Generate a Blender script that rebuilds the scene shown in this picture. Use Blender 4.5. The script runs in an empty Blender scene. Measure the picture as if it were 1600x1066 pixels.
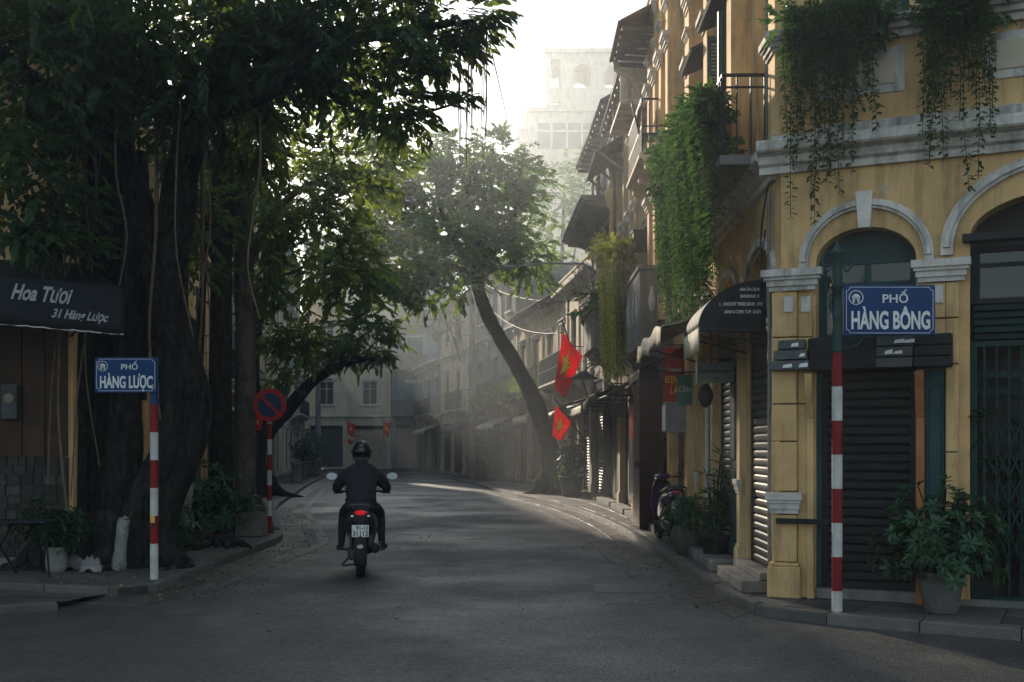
import bpy, math, random
import numpy as np
from mathutils import Vector, Matrix, noise
R = math.radians
random.seed(7); NP = np.random.RandomState(7)
scene = bpy.context.scene
C = bpy.context.collection

# ------------------------------------------------------------------ camera, sky, sun, exposure
F, YH, CH = 1780.0, 699.0, 1.55          # focal length in photo pixels, horizon row, eye height in metres
cam_d = bpy.data.cameras.new('camera'); cam = bpy.data.objects.new('camera', cam_d); C.objects.link(cam)
cam.location = (0, 0, CH); cam.rotation_euler = (R(90), 0, 0)
cam_d.sensor_width = 36; cam_d.lens = 36*F/1600; cam_d.shift_y = (YH-533)/1600
cam_d.clip_start = .1; cam_d.clip_end = 3000
scene.camera = cam
SUN_AZ, SUN_EL = R(-20.0), R(19.0)
w = bpy.data.worlds.new('World'); scene.world = w; w.use_nodes = True
nt = w.node_tree; nt.nodes.clear()
sk = nt.nodes.new('ShaderNodeTexSky'); sk.sky_type = 'NISHITA'; sk.sun_disc = False
sk.sun_elevation = SUN_EL; sk.sun_rotation = SUN_AZ
sk.air_density = 1.3; sk.dust_density = .5; sk.ozone_density = 1.5; sk.altitude = 0
bg = nt.nodes.new('ShaderNodeBackground'); bg.inputs['Strength'].default_value = .05
wo = nt.nodes.new('ShaderNodeOutputWorld')
b2_ = nt.nodes.new('ShaderNodeBackground'); b2_.inputs['Color'].default_value = (.72,.87,1.0,1); b2_.inputs['Strength'].default_value = .25   # even light of the misty sky
ads = nt.nodes.new('ShaderNodeAddShader'); nt.links.new(sk.outputs[0], bg.inputs[0]); nt.links.new(bg.outputs[0], ads.inputs[0]); nt.links.new(b2_.outputs[0], ads.inputs[1])
nt.links.new(ads.outputs[0], wo.inputs[0])
sd = bpy.data.lights.new('sun', 'SUN'); sd.energy = 5.0; sd.angle = R(1.2); sd.color = (1, .86, .68)
sun = bpy.data.objects.new('sun', sd); C.objects.link(sun)
S = Vector((math.sin(SUN_AZ)*math.cos(SUN_EL), math.cos(SUN_AZ)*math.cos(SUN_EL), math.sin(SUN_EL)))
sun.rotation_euler = S.to_track_quat('Z', 'Y').to_euler(); sun.location = S*60
vs = scene.view_settings; vs.view_transform = 'Standard'; vs.look = 'None'; vs.gamma = 1; vs.exposure = 1.0
vs.use_curve_mapping = False
cy = scene.cycles
scene.render.engine = 'CYCLES'
cy.use_denoising = True
try: cy.denoiser = 'OPENIMAGEDENOISE'; cy.denoising_input_passes = 'RGB_ALBEDO_NORMAL'
except Exception: pass
cy.max_bounces = 5; cy.diffuse_bounces = 3; cy.glossy_bounces = 2; cy.transmission_bounces = 4
cy.transparent_max_bounces = 6; cy.volume_bounces = 0; cy.sample_clamp_indirect = 4
cy.caustics_reflective = False; cy.caustics_refractive = False; cy.use_adaptive_sampling = False

# ------------------------------------------------------------------ helpers
def at(px, py, d): return Vector(((px-800)/F*d, d, CH+(YH-py)/F*d))
def gp(px, py, z=0.0):
    d = F*(CH-z)/(py-YH); return Vector(((px-800)/F*d, d, z))
def lerp(a, b, t): return a+(b-a)*t
def interp(x, pts):
    return float(np.interp(x, [p[0] for p in pts], [p[1] for p in pts]))

def cr(pts, k=6):
    """Catmull-Rom through (x,y,z,r) points"""
    P = [np.array(p, float) for p in pts]
    P = [2*P[0]-P[1]]+P+[2*P[-1]-P[-2]]; out = []
    for i in range(1, len(P)-2):
        for j in range(k):
            t = j/k
            out.append(.5*(2*P[i]+(P[i+1]-P[i-1])*t+(2*P[i-1]-5*P[i]+4*P[i+1]-P[i+2])*t*t+(3*P[i]-P[i-1]-3*P[i+1]+P[i+2])*t**3))
    out.append(P[-2]); return out

GX = [None]
class MB:
    def __init__(s): s.v = []; s.f = []; s.m = []; s.s = []; s.X = GX[0]
    def add(s, vs, fs, mi=0, sm=False):
        b = len(s.v)
        if s.X is not None: vs = [s.X @ Vector(v) for v in vs]
        s.v += [tuple(v) for v in vs]
        for f in fs: s.f.append([b+i for i in f]); s.m.append(mi); s.s.append(sm)
        return s
    def box(s, x0, y0, z0, x1, y1, z1, mi=0):
        v = [(x0,y0,z0),(x1,y0,z0),(x1,y1,z0),(x0,y1,z0),(x0,y0,z1),(x1,y0,z1),(x1,y1,z1),(x0,y1,z1)]
        return s.add(v, [(0,3,2,1),(4,5,6,7),(0,1,5,4),(1,2,6,5),(2,3,7,6),(3,0,4,7)], mi)
    def bar(s, a, b, wd, h=None, up=(0,0,1), mi=0):
        a, b = Vector(a), Vector(b); h = h or wd
        d = (b-a).normalized(); u = Vector(up)
        if abs(d.dot(u)) > .98: u = Vector((1,0,0))
        x = d.cross(u).normalized(); y = x.cross(d)
        v = []
        for p in (a, b):
            for i, j in ((-1,-1),(1,-1),(1,1),(-1,1)): v.append(p+x*i*wd/2+y*j*h/2)
        return s.add(v, [(0,1,2,3),(7,6,5,4),(0,4,5,1),(1,5,6,2),(2,6,7,3),(3,7,4,0)], mi)
    def tube(s, pts, rads, n=8, mi=0, rough=0, rs=2.0, cap=True, flat=1.0):
        pts = [Vector(p[:3]) for p in pts]
        if not hasattr(rads, '__len__'): rads = [rads]*len(pts)
        t0 = (pts[1]-pts[0]).normalized(); u = t0.orthogonal().normalized(); vs = []; prev = t0
        for i, p in enumerate(pts):
            t = (pts[min(i+1, len(pts)-1)]-pts[max(i-1, 0)])
            t = t.normalized() if t.length > 1e-9 else prev
            u = prev.rotation_difference(t) @ u; u = (u-t*u.dot(t)).normalized(); prev = t
            wv = t.cross(u)
            for k in range(n):
                a = 2*math.pi*k/n; d = u*math.cos(a)+wv*math.sin(a)*flat
                r = rads[i]
                if rough:
                    q = p+d*r
                    r *= 1+rough*(noise.noise(Vector((q.x*rs, q.y*rs, q.z*rs*.35)))+.5*noise.noise(q*rs*3))
                vs.append(p+d*r)
        fs = []
        for i in range(len(pts)-1):
            for k in range(n):
                a, b = i*n+k, i*n+(k+1) % n; fs.append((a, b, b+n, a+n))
        s.add(vs, fs, mi, True)
        if cap:
            s.add(vs[:n], [tuple(range(n))[::-1]], mi); s.add(vs[-n:], [tuple(range(n))], mi)
        return s
    def lathe(s, prof, c=(0,0,0), n=20, mi=0, sx=1, sy=1):
        vs = []
        for r, z in prof:
            for k in range(n):
                a = 2*math.pi*k/n; vs.append((c[0]+r*math.cos(a)*sx, c[1]+r*math.sin(a)*sy, c[2]+z))
        fs = [(i*n+k, i*n+(k+1) % n, (i+1)*n+(k+1) % n, (i+1)*n+k) for i in range(len(prof)-1) for k in range(n)]
        s.add(vs, fs, mi, True)
        s.add(vs[:n], [tuple(range(n))[::-1]], mi); s.add(vs[-n:], [tuple(range(n))], mi)
        return s
    def prism(s, poly, axis, a, b, mi=0, sm=False):
        """poly: 2D points; axis x: (y,z), y: (x,z), z: (x,y)"""
        def p3(q, t): return {'x': (t, q[0], q[1]), 'y': (q[0], t, q[1]), 'z': (q[0], q[1], t)}[axis]
        n = len(poly); vs = [p3(q, a) for q in poly]+[p3(q, b) for q in poly]
        s.add(vs, [(i, (i+1) % n, n+(i+1) % n, n+i) for i in range(n)], mi, sm)
        s.add(vs, [tuple(range(n))[::-1], tuple(range(n, 2*n))], mi)
        return s
    def grid(s, fn, nu, nv, mi=0, sm=True):
        vs = [fn(i/nu, j/nv) for j in range(nv+1) for i in range(nu+1)]
        fs = [(j*(nu+1)+i, j*(nu+1)+i+1, (j+1)*(nu+1)+i+1, (j+1)*(nu+1)+i) for j in range(nv) for i in range(nu)]
        return s.add(vs, fs, mi, sm)
    def arcband(s, cx, cz, rx, rz, a0, a1, wd, y0, y1, n=20, mi=0):
        vs = []; fs = []
        for i in range(n+1):
            a = lerp(a0, a1, i/n); c, sn = math.cos(a), math.sin(a)
            for rr in (0, wd):
                for y in (y0, y1): vs.append((cx+(rx+rr)*c, y, cz+(rz+rr)*sn))
        for i in range(n):
            b = i*4
            for p, q in ((0,1),(1,3),(3,2),(2,0)): fs.append((b+p, b+q, b+4+q, b+4+p))
        fs += [(0,1,3,2), (n*4, n*4+2, n*4+3, n*4+1)]
        return s.add(vs, fs, mi)
    def build(s, name, mat, parent=None, bevel=0, loc=None, rot=None, solid=0):
        me = bpy.data.meshes.new(name); me.from_pydata(s.v, [], s.f)
        mats = mat if isinstance(mat, (list, tuple)) else [mat]
        for m in mats: me.materials.append(MT[m] if isinstance(m, str) else m)
        if len(s.f):
            me.polygons.foreach_set('use_smooth', s.s); me.polygons.foreach_set('material_index', s.m)
        o = bpy.data.objects.new(name, me); C.objects.link(o)
        if parent is not None: o.parent = parent
        if loc is not None: o.location = loc
        if rot is not None: o.rotation_euler = rot
        if solid:
            md = o.modifiers.new('thick', 'SOLIDIFY'); md.thickness = solid; md.offset = 0
        if bevel:
            md = o.modifiers.new('bevel', 'BEVEL'); md.width = bevel; md.segments = 2; md.limit_method = 'ANGLE'; md.angle_limit = R(50)
        return o

def tag(o, label=None, cat=None, group=None, kind=None):
    if label: o['label'] = label
    if cat: o['category'] = cat
    if group: o['group'] = group
    if kind: o['kind'] = kind
    return o
def thing(name, label, cat, loc=(0,0,0), rz=0, group=None):
    o = bpy.data.objects.new(name, None); C.objects.link(o); o.empty_display_size = .2
    o.location = loc; o.rotation_euler = (0, 0, rz)
    return tag(o, label, cat, group)
def inst(src, name, parent, loc, rot=(0,0,0), scale=(1,1,1)):
    o = bpy.data.objects.new(name, src.data if hasattr(src, 'data') else src); C.objects.link(o)
    o.parent = parent; o.location = loc; o.rotation_euler = rot; o.scale = scale
    return o

SCRATCH = bpy.data.scenes.new('scratch')
def eval_mesh(o):
    SCRATCH.collection.objects.link(o); vl = SCRATCH.view_layers[0]; vl.update()
    me = bpy.data.meshes.new_from_object(o.evaluated_get(vl.depsgraph)); SCRATCH.collection.objects.unlink(o); return me
def text(body, size, mat, parent, mtx, name='lettering', ext=.002, bold=0.0, shear=0.0, sx=1.0, align='CENTER'):
    cu = bpy.data.curves.new('t', 'FONT'); cu.body = body; cu.size = 1; cu.extrude = ext/size; cu.offset = max(.010, bold)
    cu.align_x = align; cu.align_y = 'CENTER'; cu.resolution_u = 12
    to = bpy.data.objects.new('t', cu); me = eval_mesh(to)
    bpy.data.objects.remove(to); bpy.data.curves.remove(cu)
    me.transform(mtx @ Matrix.Diagonal((sx*size, size, size, 1)) @ Matrix(((1,shear,0,0),(0,1,0,0),(0,0,1,0),(0,0,0,1))))
    me.materials.clear(); me.materials.append(MT[mat]); me.name = name
    o = bpy.data.objects.new(name, me); C.objects.link(o); o.parent = parent
    return o
def face_y(x, y, z): return Matrix.Translation((x, y, z)) @ Matrix.Rotation(R(90), 4, 'X')     # reads from -y

# ------------------------------------------------------------------ materials (all procedural)
MT = {}
def mk(name, col, rough=.8, var=.2, vscale=2.5, bump=.1, bscale=40, metal=0, stain=0, stain_col=(.035,.034,.03), stretch=(1.6,1.6,.35),
       srange=(.5,.68), rnd=0, bstretch=None, bdist=.02, spec=.18, emit=None, coat=0, rvar=0, spots=0):
    m = bpy.data.materials.new(name); m.use_nodes = True; t = m.node_tree; N = t.nodes; L = t.links
    b = N['Principled BSDF']; b.inputs['Roughness'].default_value = rough; b.inputs['Metallic'].default_value = metal
    b.inputs['Specular IOR Level'].default_value = spec; b.inputs['Coat Weight'].default_value = coat
    tc = N.new('ShaderNodeTexCoord'); oi = N.new('ShaderNodeObjectInfo')
    ad = N.new('ShaderNodeVectorMath'); ad.operation = 'ADD'; L.new(tc.outputs['Object'], ad.inputs[0])
    sc_ = N.new('ShaderNodeVectorMath'); sc_.operation = 'SCALE'; L.new(oi.outputs['Random'], sc_.inputs[0]); sc_.inputs['Scale'].default_value = 37 if rnd else 0
    L.new(sc_.outputs[0], ad.inputs[1]); co = ad.outputs[0]
    n1 = N.new('ShaderNodeTexNoise'); n1.inputs['Scale'].default_value = vscale; n1.inputs['Detail'].default_value = 7; n1.inputs['Roughness'].default_value = .62
    L.new(co, n1.inputs['Vector'])
    mr = N.new('ShaderNodeMapRange'); mr.inputs[1].default_value = .3; mr.inputs[2].default_value = .7; mr.inputs[3].default_value = 1-var; mr.inputs[4].default_value = 1+var
    L.new(n1.outputs[0], mr.inputs[0]); fac = mr.outputs[0]
    if rnd:
        m2 = N.new('ShaderNodeMapRange'); m2.inputs[3].default_value = 1-rnd; m2.inputs[4].default_value = 1+rnd; L.new(oi.outputs['Random'], m2.inputs[0])
        mu = N.new('ShaderNodeMath'); mu.operation = 'MULTIPLY'; L.new(fac, mu.inputs[0]); L.new(m2.outputs[0], mu.inputs[1]); fac = mu.outputs[0]
    vm = N.new('ShaderNodeVectorMath'); vm.operation = 'SCALE'; vm.inputs[0].default_value = col; L.new(fac, vm.inputs['Scale']); c = vm.outputs[0]
    if stain:
        mp = N.new('ShaderNodeMapping'); mp.inputs['Scale'].default_value = stretch; L.new(co, mp.inputs[0])
        n2 = N.new('ShaderNodeTexNoise'); n2.inputs['Scale'].default_value = 2.2; n2.inputs['Detail'].default_value = 9; n2.inputs['Roughness'].default_value = .7; L.new(mp.outputs[0], n2.inputs['Vector'])
        r2 = N.new('ShaderNodeMapRange'); r2.inputs[1].default_value = srange[0]; r2.inputs[2].default_value = srange[1]; r2.inputs[3].default_value = 0; r2.inputs[4].default_value = stain
        L.new(n2.outputs[0], r2.inputs[0])
        mx = N.new('ShaderNodeMix'); mx.data_type = 'RGBA'; L.new(r2.outputs[0], mx.inputs[0]); L.new(c, mx.inputs[6]); mx.inputs[7].default_value = (*stain_col, 1); c = mx.outputs[2]
    if spots:
        n3 = N.new('ShaderNodeTexNoise'); n3.inputs['Scale'].default_value = 4.5; n3.inputs['Detail'].default_value = 4; L.new(co, n3.inputs['Vector'])
        r3 = N.new('ShaderNodeMapRange'); r3.inputs[1].default_value = .62; r3.inputs[2].default_value = .7; r3.inputs[4].default_value = spots; L.new(n3.outputs[0], r3.inputs[0])
        mx = N.new('ShaderNodeMix'); mx.data_type = 'RGBA'; L.new(r3.outputs[0], mx.inputs[0]); L.new(c, mx.inputs[6]); mx.inputs[7].default_value = (.5,.48,.44,1); c = mx.outputs[2]
    L.new(c, b.inputs['Base Color'])
    if rvar:
        r4 = N.new('ShaderNodeMapRange'); r4.inputs[1].default_value = .3; r4.inputs[2].default_value = .7; r4.inputs[3].default_value = rough-rvar; r4.inputs[4].default_value = rough+rvar
        L.new(n1.outputs[0], r4.inputs[0]); L.new(r4.outputs[0], b.inputs['Roughness'])
    if bump:
        n4 = N.new('ShaderNodeTexNoise'); n4.inputs['Scale'].default_value = bscale; n4.inputs['Detail'].default_value = 5
        if bstretch:
            mq = N.new('ShaderNodeMapping'); mq.inputs['Scale'].default_value = bstretch; L.new(co, mq.inputs[0]); L.new(mq.outputs[0], n4.inputs['Vector'])
        else: L.new(co, n4.inputs['Vector'])
        bu = N.new('ShaderNodeBump'); bu.inputs['Strength'].default_value = bump; bu.inputs['Distance'].default_value = bdist; L.new(n4.outputs[0], bu.inputs['Height']); L.new(bu.outputs[0], b.inputs['Normal'])
    if emit:
        b.inputs['Emission Color'].default_value = (*emit[0], 1); b.inputs['Emission Strength'].default_value = emit[1]
    MT[name] = m; return m

def mk_leaf(name, col, trans=.45, var=.45, gloss=.45, tcol=None):
    m = bpy.data.materials.new(name); m.use_nodes = True; t = m.node_tree; N = t.nodes; L = t.links
    b = N['Principled BSDF']; b.inputs['Roughness'].default_value = gloss; b.inputs['Specular IOR Level'].default_value = .35
    a = N.new('ShaderNodeAttribute'); a.attribute_name = 'tint'
    r = N.new('ShaderNodeMapRange'); r.inputs[3].default_value = 1-var; r.inputs[4].default_value = 1+var; L.new(a.outputs['Fac'], r.inputs[0])
    v = N.new('ShaderNodeVectorMath'); v.operation = 'SCALE'; v.inputs[0].default_value = col; L.new(r.outputs[0], v.inputs['Scale'])
    L.new(v.outputs[0], b.inputs['Base Color'])
    tr = N.new('ShaderNodeBsdfTranslucent'); tcol = tcol or (col[0]*2.1, col[1]*1.8, col[2]*.6)
    v2 = N.new('ShaderNodeVectorMath'); v2.operation = 'SCALE'; v2.inputs[0].default_value = tcol; L.new(r.outputs[0], v2.inputs['Scale']); L.new(v2.outputs[0], tr.inputs[0])
    mx = N.new('ShaderNodeMixShader'); mx.inputs[0].default_value = trans; L.new(b.outputs[0], mx.inputs[1]); L.new(tr.outputs[0], mx.inputs[2])
    L.new(mx.outputs[0], N['Material Output'].inputs[0]); MT[name] = m; return m

YEL = (.62,.41,.19)
mk('yellow_plaster', YEL, .88, .28, 1.6, .35, 20, stain=.75, stain_col=(.10,.075,.045), srange=(.50,.72), stretch=(2.6,2.6,.3), spots=.32)
mk('pale_plaster', (.52,.40,.22), .88, .2, 1.3, .25, 25, stain=.5, stain_col=(.10,.085,.06), srange=(.5,.74), spots=.1)
mk('cream_plaster', (.55,.48,.36), .88, .2, 1.3, .2, 25, stain=.5, stain_col=(.09,.085,.07), srange=(.5,.72))
mk('white_plaster', (.58,.55,.50), .85, .22, 2.6, .35, 26, stain=.85, stain_col=(.07,.065,.055), srange=(.47,.70), stretch=(2.2,2.2,.5))
mk('grey_concrete', (.20,.19,.175), .9, .22, 2, .35, 30, stain=.65, stain_col=(.05,.05,.045), srange=(.45,.7))
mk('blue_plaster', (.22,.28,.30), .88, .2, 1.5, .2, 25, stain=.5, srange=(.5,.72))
mk('teal_paint', (.018,.050,.052), .55, .3, 3, .15, 40, stain=.3, stain_col=(.10,.11,.10), srange=(.6,.75), rnd=.15)
mk('green_paint', (.012,.032,.025), .6, .3, 3, .15, 40, rnd=.2)
mk('blue_paint', (.16,.22,.25), .6, .25, 3, .12, 40, rnd=.15)
mk('dark_steel', (.017,.018,.021), .55, .35, 4, .1, 60, metal=0, rnd=.2)
mk('shutter_dark', (.017,.017,.018), .6, .35, 3, .08, 60, metal=0, rnd=.25, rvar=.12)
mk('shutter_grey', (.075,.075,.072), .5, .3, 2.5, .08, 50, metal=.2, stain=.5, stain_col=(.06,.055,.045), stretch=(.5,.5,3), rnd=.1)
mk('shutter_cream', (.42,.36,.26), .55, .25, 2.5, .08, 50, rnd=.1)
mk('wood_dark', (.055,.032,.02), .6, .35, 5, .2, 40, rnd=.15)
mk('wood_orange', (.34,.14,.055), .6, .3, 5, .2, 40)
mk('maroon_paint', (.05,.014,.014), .5, .3, 3, .1, 40)
mk('glass_dark', (.02,.024,.025), .12, .3, 2, .03, 6, spec=.6)
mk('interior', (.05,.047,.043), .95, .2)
mk('tin_roof', (.20,.185,.165), .7, .4, 3, .3, 30, metal=.2, stain=.6, stain_col=(.16,.08,.04), srange=(.5,.7))
mk('tile_roof', (.17,.085,.055), .85, .4, 4, .3, 30, rnd=.2)
mk('rust_pipe', (.16,.06,.035), .7, .4, 6, .2, 40)
mk('grey_pipe', (.22,.22,.21), .6, .25, 6, .1, 40)
mk('awning_black', (.012,.014,.018), .75, .4, 3, .3, 14, stain=.25, stain_col=(.07,.075,.08), srange=(.55,.8))
mk('awning_cream', (.52,.46,.36), .8, .25, 4, .3, 12, stain=.6, stain_col=(.14,.11,.08), srange=(.48,.7))
mk('awning_blue', (.03,.045,.06), .7, .3, 3, .3, 14)
mk('white_paint', (.50,.49,.465), .6, .22, 7, .15, 40, stain=.65, stain_col=(.16,.14,.12), srange=(.55,.75))
mk('red_paint', (.19,.012,.014), .5, .22, 5, .1, 50, stain=.35, stain_col=(.10,.03,.03), srange=(.55,.75))
mk('sign_blue', (.004,.040,.135), .5, .2, 3, .04, 30, stain=.25, stain_col=(.02,.04,.08), srange=(.55,.8))
mk('sign_white', (.70,.70,.68), .5, .1, 6, .03, 30)
mk('sign_red', (.42,.025,.022), .45, .15, 4, .05, 30)
mk('sign_navy', (.02,.05,.12), .4, .15, 4, .05, 30)
mk('sign_green', (.03,.16,.13), .5, .2, 4, .05, 30)
mk('awning_letter', (.34,.34,.34), .6, .15, 6, .03, 30)
mk('sign_grey', (.16,.19,.175), .55, .2, 4, .05, 30)
mk('sign_purple', (.10,.10,.16), .5, .2, 4, .05, 30)
mk('lamp_green', (.02,.045,.045), .45, .3, 6, .15, 50, metal=.2)
FLAGS = 1
FLAGS = 2
mk('stone_slab', (.092,.088,.082), .62, .3, 2.2, .3, 45, stain=.5, stain_col=(.045,.043,.04), stretch=(1,1,1), srange=(.48,.72), rnd=.22, rvar=.15)
mk('kerb_stone', (.115,.108,.10), .55, .3, 3, .35, 45, stain=.5, stain_col=(.045,.043,.04), stretch=(1,1,1), srange=(.5,.72), rnd=.2, rvar=.15)
mk('mortar', (.05,.047,.043), .9, .3, 6, .3, 60)
mk('gutter', (.062,.058,.054), .48, .35, 3, .35, 50, stain=.6, stain_col=(.035,.034,.032), stretch=(1,1,1), srange=(.45,.7), rnd=.25, rvar=.12, spec=.6)
mk('bark', (.024,.021,.019), .95, .75, 9, 1.0, 12, bstretch=(1,1,.2), bdist=.14, stain=.65, stain_col=(.075,.073,.06), stretch=(4,4,1.6), srange=(.54,.66), spec=.08)
mk('bark_pale', (.11,.098,.08), .92, .5, 5, 1.0, 16, bstretch=(1,1,.3), bdist=.07, stain=.6, stain_col=(.03,.028,.024), srange=(.48,.66))
mk('lime_wash', (.25,.245,.23), .9, .3, 7, .6, 22, stain=.8, stain_col=(.06,.055,.045), stretch=(2.5,2.5,2.5), srange=(.5,.6))
mk('green_stem', (.045,.06,.022), .8, .3, 8, 0)
mk('slat_grey', (.075,.08,.083), .6, .3, 5, .1, 40)
mk('root_thread', (.15,.11,.08), .9, .3, 8, 0)
mk('clay_pot', (.10,.085,.075), .6, .3, 5, .25, 30, stain=.4, stain_col=(.16,.15,.14), srange=(.55,.75))
mk('black_pot', (.014,.014,.015), .45, .3, 6, .05, 40)
mk('white_pot', (.25,.245,.235), .6, .2, 6, .1, 40, stain=.5, stain_col=(.12,.11,.1), srange=(.5,.7))
mk('grey_pot', (.12,.115,.11), .75, .3, 5, .3, 30, stain=.4)
mk('soil', (.03,.024,.018), .95, .4, 20, .6, 40)
mk('rubble', (.16,.15,.14), .9, .35, 6, .5, 25, stain=.5, rnd=.3)
mk('cloth_pink', (.42,.16,.21), .85, .5, 14, .3, 30)
mk('cloth_grey', (.22,.21,.24), .85, .4, 10, .3, 30)
mk('bag_white', (.22,.22,.23), .45, .3, 9, .5, 18)
mk('cable', (.012,.012,.013), .6, .1, 5, 0)
mk('lantern_red', (.45,.05,.015), .6, .15, 6, .1, 40)
mk('brass', (.55,.36,.08), .4, .2, 8, .05, 40, metal=.6)
mk('tyre', (.014,.014,.014), .85, .2, 8, .3, 60)
mk('scooter_black', (.014,.015,.017), .32, .25, 4, .02, 30, coat=.3)
mk('scooter_grey', (.075,.076,.08), .4, .25, 5, .05, 40, metal=.3)
mk('scooter_violet', (.055,.018,.06), .25, .2, 5, .02, 40, coat=.4)
mk('chrome', (.55,.55,.56), .2, .1, 5, .02, 30, metal=.9)
mk('plastic_dark', (.02,.02,.021), .55, .2, 6, .05, 40)
mk('tail_red', (.45,.008,.012), .2, .1, 6, .4, 60, emit=((1,.02,.03), .16))
mk('mirror_glass', (.22,.21,.19), .06, .05, 3, 0, metal=1)
mk('jacket', (.020,.022,.027), .8, .3, 5, .5, 9)
mk('trousers', (.018,.019,.022), .85, .3, 5, .5, 10)
mk('skin', (.30,.17,.11), .55, .12, 8, .05, 40)
mk('shoe', (.012,.012,.012), .5, .2, 8, .05, 40)
mk('helmet_black', (.010,.011,.012), .22, .2, 4, .015, 30, coat=.4)
mk('stone_wall', (.055,.05,.044), .92, .4, 4, .6, 20, rnd=.35, stain=.5)
mk('statue', (.50,.36,.2), .85, .2, 6, .3, 40)
mk('plastic_chair', (.02,.03,.045), .5, .2, 6, .05, 40)
mk('tree_guard', (.03,.035,.03), .6, .3, 6, .1, 40)
mk_leaf('leaf_banyan', (.024,.064,.024), .42, .5, .4, tcol=(.15,.20,.025))
mk_leaf('leaf_mid', (.038,.088,.030), .52, .5, .45, tcol=(.22,.29,.035))
mk_leaf('leaf_far', (.036,.105,.028), .45, .45, .55, tcol=(.17,.25,.03))
mk_leaf('leaf_vine', (.028,.085,.030), .36, .55, .42, tcol=(.08,.17,.03))
mk_leaf('leaf_lime', (.20,.25,.03), .5, .4, .45, tcol=(.50,.48,.03))
mk_leaf('leaf_shrub', (.030,.085,.038), .3, .5, .35)
mk_leaf('leaf_dry', (.16,.11,.055), .15, .6, .7, tcol=(.2,.13,.05))

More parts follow.
